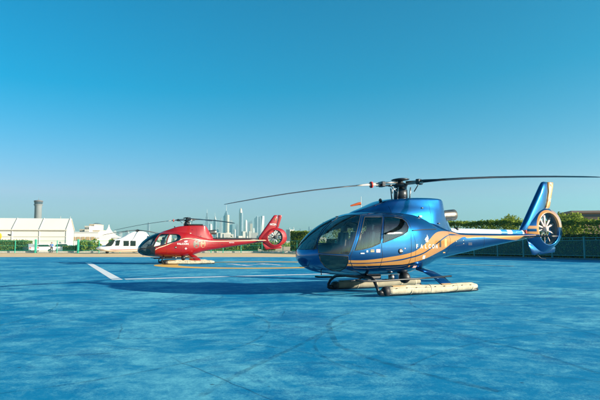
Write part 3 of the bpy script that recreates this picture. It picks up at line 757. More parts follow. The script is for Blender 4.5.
        for yy in (-.116, .116):
            text_mesh('fin_letters', 'NCSA', .2, 9.83, 2.9, M_['white_letter'], root, fit='flat', y=yy, side=-1 if yy > 0 else 1, bold=.008, width=.52)
            MB().lathe([(0, -.006), (.09, -.006), (.09, .006), (0, .006)], Matrix.Translation((10.02, yy, 3.3)) @ Matrix.Rotation(PI / 2, 4, 'X'), 16).build('fin_badge', M_['badge_gold'], root)
    return root
M_['glass_nose'] = glass('nose_glass', (.78, .84, .84), .015, .04)
M_['goldpanel'] = mat('gold_panel', (.5, .27, .09), .5)
M_['pink'] = mat('pink_placard', (.7, .4, .38), .5)
M_['badge_green'] = mat('green_badge', (.07, .06, .045), .5, var=.8, vscale=9)
M_['badge_gold'] = mat('gold_badge', (.26, .12, .05), .5, var=.8, vscale=9)
def stripes_mat(name, a, b, n):
    m = mat(name, a, .5); nt = m.node_tree; N, L = nt.nodes, nt.links
    tc = [q for q in N if q.type == 'TEX_COORD'][0]; s = N.new('ShaderNodeSeparateXYZ'); L.new(tc.outputs['Object'], s.inputs[0])
    q = N.new('ShaderNodeMath'); q.operation = 'MULTIPLY'; q.inputs[1].default_value = n; L.new(s.outputs[2], q.inputs[0])
    f = N.new('ShaderNodeMath'); f.operation = 'FRACT'; L.new(q.outputs[0], f.inputs[0])
    g = N.new('ShaderNodeMath'); g.operation = 'GREATER_THAN'; g.inputs[1].default_value = .5; L.new(f.outputs[0], g.inputs[0])
    mx = N.new('ShaderNodeMix'); mx.data_type = 'RGBA'; mx.inputs[6].default_value = (*a, 1); mx.inputs[7].default_value = (*b, 1); L.new(g.outputs[0], mx.inputs[0])
    L.new(mx.outputs[2], N['Principled BSDF'].inputs['Base Color']); return m
M_['flag'] = stripes_mat('striped_flag', (.75, .7, .68), (.6, .08, .08), 75)
M_['badge'] = stripes_mat('three_band_badge', (.03, .05, .05), (.35, .25, .1), 20)

# ================================================================== build the two craft
make_craft('blue', O_BLUE, TH, {170: .42, -70: .34, 50: .36}, 'metallic blue helicopter with gold bands standing in the foreground of the blue pad')
RTH = math.radians(20)
make_craft('red', pose_origin((-8.13, 39.5), RTH), RTH, {158: .45, 38: .36, -82: .36}, 'glossy red helicopter with a cream stripe parked behind, beside the yellow ring')

# ================================================================== white twin-engine helicopter, far left
def make_white():
    D = 86.; x0 = atD(96, 247, D)[0]; th = math.radians(14)
    root = empty('helicopter', (x0, D, 0), th, label='distant all white helicopter with dark square cabin windows on the sand strip', cat='helicopter')
    wp = mat('white_gloss', (.80, .79, .76), .3, coat=.8)
    k = D / (FPX * math.cos(th) * .97)
    top = [(0, 248.2), (1.5, 246.9), (5, 245.8), (9.5, 244.8), (13, 242), (16.5, 239.4), (20, 238.4), (25, 236), (29, 233.4), (34, 231.4), (40, 231), (45, 232.2), (47.5, 235.5), (50, 239), (54, 241.5), (60, 243), (70, 243.3)]
    bot = [(0, 248.8), (2, 250), (6, 251), (12, 251.8), (20, 252.2), (36, 252.2), (44, 251), (50, 248.6), (60, 246.3), (70, 245.3)]
    wid = [(0, .08), (2, .4), (6, .7), (12, .9), (20, .98), (38, .98), (46, .7), (52, .35), (60, .24), (70, .18)]
    Z = lambda y: CAMH + (YH - y) * D / FPX
    secs = []
    for i in range(60):
        p = 70 * i / 59; t, b, w = Z(pchip(top, p)), Z(pchip(bot, p)), pchip(wid, p); q = []
        cab = Z(max(pchip(top, p), 239)); 
        for j in range(24):
            a = 2 * PI * j / 24; ca, sa = math.cos(a), math.sin(a)
            yy = w * (1 if sa > 0 else -1) * abs(sa) ** .7; zz = (t + b) / 2 + (t - b) / 2 * (1 if ca > 0 else -1) * abs(ca) ** .75
            if zz > cab - .1: yy *= .62 + .38 * max(0, 1 - (zz - cab + .1) / .9)
            q.append((p * k, yy, zz))
        secs.append(q)
    MB().loft(secs).build('fuselage', wp, root, True)
    dg = M_['glass_black']
    def pane(poly, name='cabin_window', off=1.005):
        for s in (1, -1):
            MB().prism([(p * k, Z(y)) for p, y in poly], -off * s, -(off - .22) * s).build(name, dg, root)
    pane([(8.8, 245.3), (12.4, 241.6), (16.2, 239.8), (17.2, 240.2), (15.2, 245.2), (13.5, 246.2), (9, 246)], 'windscreen', .93)
    pane([(18.6, 240.4), (22, 240.2), (21, 245.8), (17.4, 245.8)], 'door_window', .985)
    pane([(25, 240.8), (29.8, 240.8), (29.8, 246), (25, 246)])
    pane([(31.2, 240.8), (36, 240.8), (36, 246), (31.2, 246)])
    for s in (1, -1):
        MB().lathe([(.0, -.05), (.3, -.04), (.32, 0), (.3, .04), (0, .05)], Matrix.Translation((48.2 * k, -.55 * s, Z(237))) @ Matrix.Rotation(PI / 2, 4, 'Y'), 16).build('exhaust', M_['panel'], root, True)
        MB().lathe([(0, -.12), (.3, -.12), (.36, -.05), (.36, .05), (.3, .12), (0, .12)], Matrix.Translation((41.5 * k, -.85 * s, .33)) @ Matrix.Rotation(PI / 2, 4, 'X'), 18).build('main_wheel', M_['rubber'], root, True)
        MB().tube([(41.5 * k, -.85 * s, .33), (40.5 * k, -.7 * s, .9)], .08, 8).build('main_leg', M_['steel'], root, True)
    for s in (1, -1): MB().lathe([(0, -.08), (.2, -.08), (.24, 0), (.2, .08), (0, .08)], Matrix.Translation((10 * k, .14 * s, .24)) @ Matrix.Rotation(PI / 2, 4, 'X'), 16).build('nose_wheel', M_['rubber'], root, True)
    MB().tube([(10 * k, 0, .24), (10 * k, 0, .9)], .06, 8).build('nose_leg', M_['steel'], root, True)
    MB().tube([(3 * k, -.6, .62), (20 * k, -.97, .6), (44 * k, -.8, .68)], .03, 6).build('trim_line', M_['redpaint'], root, True)
    MB().prism([(63 * k, 1.5), (67 * k, 3.2), (69 * k, 3.3), (68.5 * k, 1.5)], -.08, .08).build('tail_fin', wp, root)
    hub = MB().lathe([(0, 3.4), (.3, 3.45), (.3, 3.7), (.18, 3.8), (0, 3.84)], Matrix.Translation((37 * k, 0, 0)), 16).build('rotor_hub', M_['panel'], root, True)
    for i in range(5):
        a = math.radians(166 + 72 * i); pts = [(37 * k + r * math.cos(a), r * math.sin(a), 3.68 - .75 * (r / 5.5) ** 1.6) for r in (.2, 1, 2, 3, 4, 5, 5.5)]
        MB().tube(pts, [.1, .06, .05, .045, .04, .04, .03], 6).build('rotor_blade', M_['blade'], root, True)
    return root
M_['glass_black'] = mat('dark_cabin_glass', (.01, .02, .018), .08, coat=.6)
make_white()

# ================================================================== ground
def sheet(name, pts, z, m, **k):
    return mobj(name, [(p[0], p[1], z) for p in pts], [tuple(range(len(pts)))], m, None, **k)
sand = mat('sand', (.50, .37, .22), .9, var=.18, vscale=.25, bump=.4, bscale=3)
sheet('ground', [(-9000, -300), (9000, -300), (9000, 14000), (-9000, 14000)], -.02, sand, kind='structure')
sheet('sand_strip', [(-160, 58), (60, 58), (60, 93), (-160, 93)], -.008, mat('compacted_sand', (.66, .46, .24), .9, var=.12, vscale=.4), kind='structure')
sheet('apron', [(-200, 101), (-18, 101), (-18, 420), (-200, 420)], -.012, mat('pale_concrete', (.5, .44, .34), .9, var=.1, vscale=.3), kind='structure')
def pad_material():
    m = bpy.data.materials.new('painted_pad'); m.use_nodes = True; nt = m.node_tree; N, L = nt.nodes, nt.links; b = N['Principled BSDF']
    tc = N.new('ShaderNodeTexCoord'); P = tc.outputs['Object']
    def noise(sc, det, ro, dist=0, src=P, w=None):
        n = N.new('ShaderNodeTexNoise'); n.inputs['Scale'].default_value = sc; n.inputs['Detail'].default_value = det
        n.inputs['Roughness'].default_value = ro; n.inputs['Distortion'].default_value = dist; L.new(src, n.inputs['Vector']); return n.outputs['Fac']
    def ramp(s, lo, hi, a=0., c=1.):
        r = N.new('ShaderNodeMapRange'); r.inputs['From Min'].default_value = lo; r.inputs['From Max'].default_value = hi
        r.inputs['To Min'].default_value = a; r.inputs['To Max'].default_value = c; r.interpolation_type = 'SMOOTHSTEP'; L.new(s, r.inputs['Value']); return r.outputs[0]
    def mth(op, a, c):
        q = N.new('ShaderNodeMath'); q.operation = op
        for i, v in enumerate((a, c)):
            if isinstance(v, (int, float)): q.inputs[i].default_value = v
            else: L.new(v, q.inputs[i])
        q.use_clamp = False
        return q.outputs[0]
    def mix(f, a, c, bt='MIX'):
        q = N.new('ShaderNodeMix'); q.data_type = 'RGBA'; q.blend_type = bt
        if isinstance(f, float): q.inputs[0].default_value = f
        else: L.new(f, q.inputs[0])
        for i, v in ((6, a), (7, c)):
            if isinstance(v, tuple): q.inputs[i].default_value = (*v, 1)
            else: L.new(v, q.inputs[i])
        return q.outputs[2]
    # sweeping brushed swirls: stretched noise in a rotated frame
    mp = N.new('ShaderNodeMapping'); mp.inputs['Rotation'].default_value = (0, 0, math.radians(-32)); mp.inputs['Scale'].default_value = (.7, 1.35, 1); L.new(P, mp.inputs['Vector'])
    big = noise(.2, 6, .6, 1.2)
    med = noise(.9, 9, .68, .45, mp.outputs['Vector'])
    swirl = noise(.75, 9, .7, 2.4)
    fine = noise(30, 6, .75); grain = noise(140, 3, .7)
    chalk = noise(4.0, 9, .82, .3)
    worn = mth('ADD', mth('MULTIPLY', med, .26), mth('MULTIPLY', swirl, .36)); worn = mth('ADD', worn, mth('MULTIPLY', big, .36)); worn = mth('ADD', worn, mth('MULTIPLY', fine, .2)); worn = mth('ADD', worn, mth('MULTIPLY', chalk, .34))
    k = ramp(worn, .69, .91)
    c = mix(k, (.0, .185, .36), (.13, .46, .56))
    dark = ramp(mth('ADD', mth('MULTIPLY', noise(.55, 6, .65, 1.8), .7), mth('MULTIPLY', fine, .3)), .38, .50, .55, 0.)
    c = mix(dark, c, (.0, .11, .27))
    g = ramp(grain, .3, .7, .82, 1.18); c = mix(1.0, c, g, 'MULTIPLY')
    # small chips and scuffs, dark flecks
    vo = N.new('ShaderNodeTexVoronoi'); vo.inputs['Scale'].default_value = 2.3; L.new(P, vo.inputs['Vector'])
    spot = ramp(vo.outputs['Distance'], .03, .07, .7, 0.); msk = ramp(noise(.7, 3, .5), .52, .56)
    c = mix(mth('MULTIPLY', spot, msk), c, (.01, .04, .09))
    # hairline cracks
    v2 = N.new('ShaderNodeTexVoronoi'); v2.feature = 'DISTANCE_TO_EDGE'; v2.inputs['Scale'].default_value = .22
    wp = N.new('ShaderNodeMix'); wp.data_type = 'RGBA'; wp.inputs[0].default_value = .12
    nn = N.new('ShaderNodeTexNoise'); nn.inputs['Scale'].default_value = 1.2; nn.inputs['Detail'].default_value = 5; L.new(P, nn.inputs['Vector']); L.new(P, wp.inputs[6]); L.new(nn.outputs['Color'], wp.inputs[7]); L.new(wp.outputs[2], v2.inputs['Vector'])
    cr = ramp(v2.outputs['Distance'], .0, .0035, .55, 0.); c = mix(mth('MULTIPLY', cr, ramp(big, .5, .58)), c, (.005, .03, .08))
    L.new(c, b.inputs['Base Color'])
    L.new(ramp(worn, .5, .8, .62, .85), b.inputs['Roughness']); b.inputs['Specular IOR Level'].default_value = .1
    bp = N.new('ShaderNodeBump'); bp.inputs['Strength'].default_value = .35; bp.inputs['Distance'].default_value = .012
    L.new(mth('ADD', mth('MULTIPLY', fine, .6), mth('MULTIPLY', grain, .4)), bp.inputs['Height']); L.new(bp.outputs[0], b.inputs['Normal'])
    return m
padm = pad_material()
FA = Vector((27.0, 49.4, 0)); FD = Vector((-.455, .89, 0)).normalized()   # fence line on the right
fc = FA + FD * 73.5
e0 = FA - FD * 90
eN = FA + FD * ((62 - FA.y) / FD.y)
sheet('helipad', [(-140, -60), (e0.x, e0.y), (e0.x + .001, e0.y), (eN.x, 62), (-140, 62)], 0, padm, kind='structure')
def painted(name, col, wear=.35):
    m = mat(name, col, .6); nt = m.node_tree; N, L = nt.nodes, nt.links; b = N['Principled BSDF']
    tc = [q for q in N if q.type == 'TEX_COORD'][0]
    n = N.new('ShaderNodeTexNoise'); n.inputs['Scale'].default_value = 2.2; n.inputs['Detail'].default_value = 8; n.inputs['Roughness'].default_value = .72; L.new(tc.outputs['Object'], n.inputs['Vector'])
    r = N.new('ShaderNodeMapRange'); r.inputs['From Min'].default_value = wear; r.inputs['From Max'].default_value = wear + .12; L.new(n.outputs['Fac'], r.inputs['Value'])
    mx = N.new('ShaderNodeMix'); mx.data_type = 'RGBA'; mx.inputs[6].default_value = (.03, .15, .32, 1); mx.inputs[7].default_value = (*col, 1)
    L.new(r.outputs[0], mx.inputs[0]); L.new(mx.outputs[2], b.inputs['Base Color']); return m
def strip(name, a, b, w, m, z=.004, **k):
    a = Vector((*a, 0)); b = Vector((*b, 0)); d = (b - a).normalized(); n = Vector((-d.y, d.x, 0)) * w / 2
    return sheet(name, [a - n, b - n, b + n, a + n], z, m, kind='structure')
wl = painted('worn_white_line', (.74, .74, .72), .3); yl = painted('worn_yellow_line', (.72, .42, .09), .27)
A0 = Vector(ground(117, 279.6)); TL = Vector(ground(88, 262.6))
dl = (TL - A0).normalized(); du = Vector((math.cos(math.radians(26)), math.sin(math.radians(26))))
strip('painted_line', A0 - dl * .2, TL, .40, wl)
strip('painted_line', A0 + du * .3, A0 + du * 13, .5, painted('faded_white_line', (.72, .75, .75), .31), z=.008)
def ringmesh(name, c, r0, r1, m, z):
    n = 128; vs = [(c[0] + r * math.cos(2 * PI * k / n), c[1] + r * math.sin(2 * PI * k / n), z) for r in (r0, r1) for k in range(n)]
    return mobj(name, vs, [(k, (k + 1) % n, n + (k + 1) % n, n + k) for k in range(n)], m, kind='structure')
RC = (-3.0, 38.3)
ringmesh('painted_ring', RC, 5.35, 6.9, yl, .004)
# H in the ring
hm = painted('faded_white_h', (.62, .68, .72), .40)
uh = Vector((math.cos(math.radians(116)), math.sin(math.radians(116)))); uw = Vector((math.cos(math.radians(26)), math.sin(math.radians(26))))
hb = MB(); HC = Vector((-3.1, 38.0))
def quad(c, a, la, b, lb): 
    return [(c + a * la * i + b * lb * j) for i, j in ((-1, -1), (1, -1), (1, 1), (-1, 1))]
hv = []
for c, la, lb in ((HC - uw * 1.15, 2.1, .26), (HC + uw * 1.15, 2.1, .26)): hv.append(quad(c, uh, la, uw, lb))
hv.append(quad(HC, uh, .26, uw, .888))
for q in hv: hb.add([(p.x, p.y, .008) for p in q], [(0, 1, 2, 3)])
hb.build('painted_letter', hm, kind='structure')
strip('painted_line', ground(447, 264.2), ground(514, 266.2), .3, painted('faded_yellow_line', (.5, .5, .22), .38), z=.008)
# tyre marks: thin dark rubber smears on the pad
def tyre_mat():
    m = mat('tyre_rubber_smear', (.004, .035, .10), .5); nt = m.node_tree; N, L = nt.nodes, nt.links
    tc = [q for q in N if q.type == 'TEX_COORD'][0]
    n = N.new('ShaderNodeTexNoise'); n.inputs['Scale'].default_value = 3.5; n.inputs['Detail'].default_value = 8; n.inputs['Roughness'].default_value = .75; L.new(tc.outputs['Object'], n.inputs['Vector'])
    r = N.new('ShaderNodeMapRange'); r.inputs['From Min'].default_value = .36; r.inputs['From Max'].default_value = .8; r.inputs['To Max'].default_value = .45; L.new(n.outputs['Fac'], r.inputs['Value'])
    t = N.new('ShaderNodeBsdfTransparent'); ms = N.new('ShaderNodeMixShader'); L.new(r.outputs[0], ms.inputs[0]); L.new(t.outputs[0], ms.inputs[1]); L.new(N['Principled BSDF'].outputs[0], ms.inputs[2])
    L.new(ms.outputs[0], N['Material Output'].inputs['Surface']); return m
tm = tyre_mat()
def smear(pts, w, z):
    q = [Vector(ground(*p)) for p in pts]; cum = [0]
    for i in range(1, len(q)): cum.append(cum[-1] + (q[i] - q[i - 1]).length)
    kx = [(cum[i], q[i].x) for i in range(len(q))]; ky = [(cum[i], q[i].y) for i in range(len(q))]
    n = 60; c = [Vector((pchip(kx, cum[-1] * i / n), pchip(ky, cum[-1] * i / n))) for i in range(n + 1)]; vs = []
    for i in range(n + 1):
        d = (c[min(i + 1, n)] - c[max(i - 1, 0)]).normalized(); o = Vector((-d.y, d.x)) * w / 2 * (.8 + .4 * mnoise.noise(Vector((i * .3, w, 0))))
        vs += [(c[i].x + o.x, c[i].y + o.y, z), (c[i].x - o.x, c[i].y - o.y, z)]
    mobj('tyre_mark', vs, [(2 * i, 2 * i + 1, 2 * i + 3, 2 * i + 2) for i in range(n)], tm, kind='structure')
smear([(350, 313), (334, 319), (329, 328), (336, 343), (360, 355), (392, 365), (440, 378), (500, 392)], .11, .004)
smear([(200, 397), (232, 378), (262, 363), (296, 347), (325, 332), (345, 322)], .09, .006)
smear([(440, 330), (480, 340), (530, 352), (600, 374)], .08, .004)
smear([(505, 318), (540, 322), (600, 336)], .07, .004)
smear([(0, 352), (60, 356), (130, 352)], .07, .004)

def arc(cx, cy, rad, a0, a1, w, z):
    n = 50; vs = []
    for i in range(n + 1):
        a = math.radians(a0 + (a1 - a0) * i / n); ww = w / 2 * (.7 + .6 * mnoise.noise(Vector((i * .25, cx, cy)))) 
        for q in (-ww, ww): vs.append((cx + (rad + q) * math.cos(a), cy + (rad + q) * math.sin(a), z))
    mobj('tyre_mark', vs, [(2 * i, 2 * i + 1, 2 * i + 3, 2 * i + 2) for i in range(n)], tm, kind='structure')
for k, q in enumerate([(3.2, 7.5, 3.0, 100, 215, .05), (-2.5, 4.5, 3.6, 20, 95, .05), (-5, 9, 4.5, -60, 30, .06), (6, 3.5, 5.5, 60, 150, .05), (-7, 14, 5, -80, 10, .07), (9, 12, 6.5, 150, 235, .06), (1.5, 11, 2.4, 150, 290, .05), (-3.4, 7.2, 2.2, 90, 190, .04), (4.6, 9.5, 2.2, -40, 80, .04), (-12, 10, 7, -50, 25, .06), (0.4, 2.2, 4.2, 50, 110, .035)]):
    arc(*q, .0055 + .0004 * k)

# ================================================================== foliage
def leaves(vol, n, size, seed=1, flat=.0):
    """vol(rng) -> (point, outward normal); small leaf quads"""
    rng = random.Random(seed); V = []; F = []
    for i in range(n):
        p, nn = vol(rng); s = size * rng.uniform(.6, 1.5)
        d = Vector((rng.gauss(0, 1), rng.gauss(0, 1), rng.gauss(0, 1) + flat)).normalized(); d = (d + nn * .8).normalized()
        a = d.cross(Vector((rng.gauss(0, 1), rng.gauss(0, 1), rng.gauss(0, 1)))).normalized(); b = d.cross(a) * .6
        k = len(V); V += [p - a * s, p + b * s, p + a * s, p - b * s]; F.append((k, k + 1, k + 2, k + 3))
    return V, F
def hedge_vol(A, B, depth, h, amp=.35, z0=0.1, nseed=0, slope=0):
    A = Vector(A); B = Vector(B); d = (B - A); L_ = d.length; d.normalize(); n = Vector((d.y, -d.x, 0))
    def vol(r):
        t = r.random() * L_; hh = h + slope * t + amp * (mnoise.noise(Vector((t * .35, nseed, 0))) + .6 * mnoise.noise(Vector((t * 1.3, nseed, 3))))
        w = depth / 2 * (1 + .15 * mnoise.noise(Vector((t * .5, nseed, 7))))
        c = r.random()
        if c < .4: p = A + d * t + n * (w * (1 - .25 * r.random() ** 2)) + Vector((0, 0, z0 + (hh - z0) * r.random())); nn = n
        elif c < .55: p = A + d * t - n * w + Vector((0, 0, z0 + (hh - z0) * r.random())); nn = -n
        else: p = A + d * t + n * w * r.uniform(-1, 1) + Vector((0, 0, hh - .5 * abs(r.gauss(0, .35)) + max(0, r.gauss(0, .10)))); nn = Vector((0, 0, 1))
        return p, nn
    return vol
def hedge(A, B, depth, h, n, size, m, core, label, amp=.35, nseed=0, cat='hedge', group=None, slope=0):
    V, F = leaves(hedge_vol((*A, 0), (*B, 0), depth, h, amp, nseed=nseed, slope=slope), n, size, nseed)
    root = empty('hedge', ((A[0] + B[0]) / 2, (A[1] + B[1]) / 2, 0), label=label, cat=cat, group=group)
    off = root.location
    mobj('foliage', [v - off for v in V], F, m, root)
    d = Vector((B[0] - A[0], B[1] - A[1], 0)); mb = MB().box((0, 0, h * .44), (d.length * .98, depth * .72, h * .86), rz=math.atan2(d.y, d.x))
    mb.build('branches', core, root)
    return root
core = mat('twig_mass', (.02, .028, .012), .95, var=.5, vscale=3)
fgreen = foliage('leaf_green', (.07, .13, .014), (.27, .34, .04))
fbright = foliage('leaf_bright', (.06, .12, .02), (.22, .28, .05))
fyel = foliage('leaf_yellow', (.10, .14, .02), (.34, .32, .05))
nH = Vector((FD.y, -FD.x, 0))
ha = FA + nH * 1.8 - FD * 24; hb_ = FA + nH * 1.8 + FD * 52
hedge((ha.x, ha.y), (hb_.x, hb_.y), 2.2, 2.75, 80000, .10, fgreen, core, 'long tall green hedge behind the dark picket fence', amp=.45, nseed=3, slope=.032)
p0, p1 = atD(-12, 250, 99), atD(29.5, 250, 99)
hedge(p0[:2], p1[:2], 1.8, 2.1, 6500, .12, fbright, core, 'neatly clipped bright green hedge before the big white tent', amp=.15, nseed=5)
p0, p1 = atD(64, 250, 98), atD(76, 250, 98)
hedge(p0[:2], p1[:2], 1.0, 1.15, 1500, .1, fyel, core, 'low yellow green hedge beside the gate post', amp=.15, nseed=6)
p0, p1 = atD(290.5, 250, 100), atD(312, 250, 100)
hedge(p0[:2], p1[:2], 2.6, 3.7, 7000, .12, fgreen, core, 'flat topped trimmed hedge seen past the blue nose', amp=.1, nseed=8)
p0, p1 = atD(204, 250, 100), atD(258, 250, 100)
hedge(p0[:2], p1[:2], 1.6, 1.95, 5000, .13, fgreen, core, 'row of shrubs below the red tail boom behind the fence', amp=.8, nseed=9)
p0, p1 = atD(110, 250, 101), atD(140, 250, 101)
hedge(p0[:2], p1[:2], 1.6, 2.2, 3500, .13, fgreen, core, 'dark green hedge behind the white helicopter nose', amp=.6, nseed=11)
def tree(px, D, rx, h, hb, n, size, m, label, seed, group=None):
    x, y, _ = atD(px, 250, D); root = empty('tree', (x, y, 0), label=label, cat='tree', group=group); rng = random.Random(seed)
    bark = M_.setdefault('bark', mat('bark', (.11, .08, .055), .9, var=.3, bump=.5, bscale=14))
    MB().tube([(0, 0, 0), (.05, .02, hb * .6), (.0, .1, hb), (.1, 0, (hb + h) / 2)], [.05 * h * .6, .035 * h * .6, .025 * h * .6, .01 * h], 8).build('trunk', bark, root, True)
    blobs = [(Vector((rng.uniform(-.7, .7) * rx, rng.uniform(-.7, .7) * rx, hb + (h - hb) * rng.uniform(.1, .85))), rx * rng.uniform(.28, .5)) for _ in range(14)]
    for c, r in blobs[:7]: MB().tube([(0, .05, hb * .9), tuple(c * .6 + Vector((0, .02, hb * .4))), tuple(c)], [.05 * rx * .5, .03 * rx * .5, .01], 6).build('limb', bark, root, True)
    def vol(r):
        c, R = blobs[r.randrange(len(blobs))]; d = Vector((r.gauss(0, 1), r.gauss(0, 1), r.gauss(0, .8))).normalized()
        return c + d * R * (.55 + .5 * r.random()), d
    V, F = leaves(vol, n, size, seed)
    mobj('crown', V, F, m, root); return root
tree(510.5, 96, 1.7, 6.5, 2.5, 2600, .13, fgreen, 'small round tree rising over the hedge left of the blue tail fin', 21)
tree(568, 80, 2.2, 5.95, 2.5, 3200, .13, fgreen, 'broad tree rising over the hedge right of the blue tail', 22)
tree(488, 110, 1.6, 6.0, 2.5, 1500, .14, fgreen, 'low bushy tree top over the hedge above the blue boom', 23)
for i, (px, D, rx, h, lab) in enumerate(((83, 97, 1.2, 1.9, 'green bush behind the green gate post, left of its pair'), (91, 97, 1.7, 2.1, 'wider green bush between the gate post and the white helicopter'), (268, 105, 1.6, 1.9, 'small tree seen under the red tail fin'), (262, 210, 3, 3.5, 'distant tree just left of the red tail fin base'))):
    tree(px, D, rx, h, .5, 1800, .16, fgreen if i else fbright, lab, 30 + i)

# ================================================================== fences
teal = mat('teal_fence_paint', (.03, .36, .24), .5, var=.15); dteal = mat('dark_teal_fence_paint', (.03, .26, .26), .5, var=.2)
def fence_right():
    L_ = 48; root = empty('picket_fence', tuple(FA), math.atan2(FD.y, FD.x), label='dark teal picket fence in front of the tall hedge on the right', cat='fence')
    s0 = 1.65 - 3.45 * 7; post_sp = 3.45
    n = int((L_ - s0) / post_sp)
    for i in range(n + 1):
        o = MB().box((s0 + i * post_sp, 0, 1.05), (.14, .14, 2.1), bev=.015); o.box((s0 + i * post_sp, 0, 2.11), (.18, .18, .05), bev=.01)
        o.build('post', dteal, root)
    for i in range(n):
        mb = MB(); a = s0 + i * post_sp + .08; b = a + post_sp - .16
        mb.box(((a + b) / 2, 0, 2.02), (b - a, .05, .05)); mb.box(((a + b) / 2, 0, 1.8), (b - a, .045, .045)); mb.box(((a + b) / 2, 0, .36), (b - a, .05, .05))
        x = a + .1
        while x < b: mb.box((x, 0, 1.08), (.026, .026, 1.46)); x += .125
        for q in range(1, 3): mb.box((a + (b - a) * q / 3, 0, 1.91), (.045, .045, .2))
        mb.build('picket_panel', dteal, root)
    return root
fence_right()
kerb_m = mat('kerb_concrete', (.06, .14, .17), .85, var=.2)
kk = empty('kerb', tuple(FA), math.atan2(FD.y, FD.x), label='low concrete plinth along the foot of the dark picket fence', cat='kerb')
MB().box((12, -.02, .07), (74, .24, .14), bev=.02).build('plinth', kerb_m, kk)
def fence_far():
    Y = 93.0; xa = -90.0; xb = 7.5; root = empty('mesh_fence', (0, Y, 0), label='bright teal mesh fence with tall posts along the far sand strip', cat='fence')
    posts = [15 - 21 * i for i in range(1, 3)] + [15, 35.5, 57, 78, 99, 120, 141, 163, 184, 211, 223, 241, 262, 283, 297, 318]
    xs = sorted(atD(p, 250, Y)[0] for p in posts)
    gates = [atD(35.5, 250, Y)[0], atD(78, 250, Y)[0]]
    for x in xs:
        big = any(abs(x - g) < .1 for g in gates); w = .28 if big else .12; h = 2.3 if big else 2.12
        MB().box((x, 0, h / 2), (w, w, h), bev=.02).build('post', teal, root)
    for i in range(len(xs) - 1):
        a, b = xs[i] + .1, xs[i + 1] - .1; mb = MB()
        for z, t in ((2.06, .06), (.42, .05), (1.25, .03)): mb.box(((a + b) / 2, 0, z), (b - a, t, t))
        x = a + .15
        while x < b: mb.box((x, 0, 1.22), (.014, .014, 1.65)); x += .24
        mb.build('mesh_panel', teal, root)
    return root
fence_far()
kb = empty('low_wall', (0, 93.5, 0), label='low whitewashed wall running under the teal mesh fence', cat='wall')
MB().box((-28, .1, .14), (84, .25, .3), bev=.03).build('wall_body', mat('whitewash', (.66, .63, .55), .85, var=.12, vscale=1.), kb)

# ================================================================== tents, buildings
canvas = mat('tent_canvas', (.62, .59, .52), .6, var=.03, vscale=.2); seamm = mat('tent_seam', (.48, .45, .38), .7)
def big_tent():
    # right front corner and direction of the long wall
    C0 = Vector(atD(66.3, 250, 110)[:2]); d = Vector((-.978, -.17)).normalized()
    rz = math.atan2(d.y, d.x) + PI; root = empty('marquee', (C0.x, C0.y, 0), rz, label='huge white ridge tent with dark seams on its roof at the far left', cat='tent')
    Ln, Wd, He, Hr = 44, 5.8, 4.36, 6.75
    # local: x from -Ln to 0, y from 0 (front) to Wd
    def slab(pts, name, m, t=.06):
        a, b, c = (Vector(p) for p in pts[:3]); n = (b - a).cross(c - a).normalized() * t
        v = [Vector(p) for p in pts] + [Vector(p) - n for p in pts]; k = len(pts)
        return mobj(name, v, [tuple(range(k)), tuple(range(k, 2 * k))[::-1]] + [(i, (i + 1) % k, k + (i + 1) % k, k + i) for i in range(k)], m, root)
    slab([(-Ln, 0, 0), (0, 0, 0), (0, 0, He - .05), (-Ln, 0, He - .05)], 'front_wall', canvas)
    slab([(0, 0, 0), (0, Wd, 0), (0, Wd, He - .05), (0, Wd / 2, Hr - .1), (0, 0, He - .05)], 'gable_wall', canvas)
    slab([(-Ln, -.25, He - .06), (.2, -.25, He - .06), (.2, Wd / 2, Hr), (-Ln, Wd / 2, Hr)], 'roof', canvas)
    slab([(.2, Wd + .25, He - .06), (-Ln, Wd + .25, He - .06), (-Ln, Wd / 2, Hr), (.2, Wd / 2, Hr)], 'roof', canvas)
    for i in range(9):
        x = -.1 - i * 5.05
        MB().tube([(x, -.30, He - .04), (x, Wd / 2, Hr + .05)], .08, 6).build('roof_seam', seamm, root)
        MB().box((x, -.06, He / 2), (.1, .1, He)).build('wall_seam', mat('wall_seam', (.66, .64, .58), .7) if i == 0 else bpy.data.materials['wall_seam'], root)
    MB().box((-Ln / 2, -.28, He - .05), (Ln, .1, .18)).build('eave_trim', seamm, root)
    MB().box((-Ln / 2, -.08, He - 1.35), (Ln, .05, .08)).build('wall_batten', seamm, root)
    for x in (-.5, -2.4): MB().tube([(x, 4.6, 4.5), (x, 4.6, 7.3)], .035, 6).build('roof_pole', seamm, root)
big_tent()
def pagoda():
    x, y, _ = atD(108.3, 250, 106); root = empty('pagoda_tent', (x, y, 0), math.radians(18), label='small white pointed pagoda tent behind the white helicopter nose', cat='tent')
    n = 4; rings = []
    prof = [(.02, 5.3), (.09, 4.95), (.3, 4.4), (.75, 3.85), (1.4, 3.3), (2.1, 2.92), (2.4, 2.86), (2.42, 2.68)]
    secs = []
    for r, z in prof:
        q = []
        for k in range(4):
            a0 = PI / 4 + k * PI / 2; a1 = a0 + PI / 2; p0 = Vector((math.cos(a0), math.sin(a0), 0)) * r * 1.35; p1 = Vector((math.cos(a1), math.sin(a1), 0)) * r * 1.35
            for t in (0, .25, .5, .75): p = p0.lerp(p1, t); q.append((p.x, p.y, z))
        secs.append(q)
    MB().loft(secs).build('canopy', canvas, root)
    for k in range(4):
        a = PI / 4 + k * PI / 2; MB().box((3.1 * math.cos(a), 3.1 * math.sin(a), 1.35), (.1, .1, 2.7)).build('leg', seamm, root)
    MB().box((0, 0, 1.3), (4.3, 4.3, 2.5)).build('side_wall', canvas, root)
pagoda()
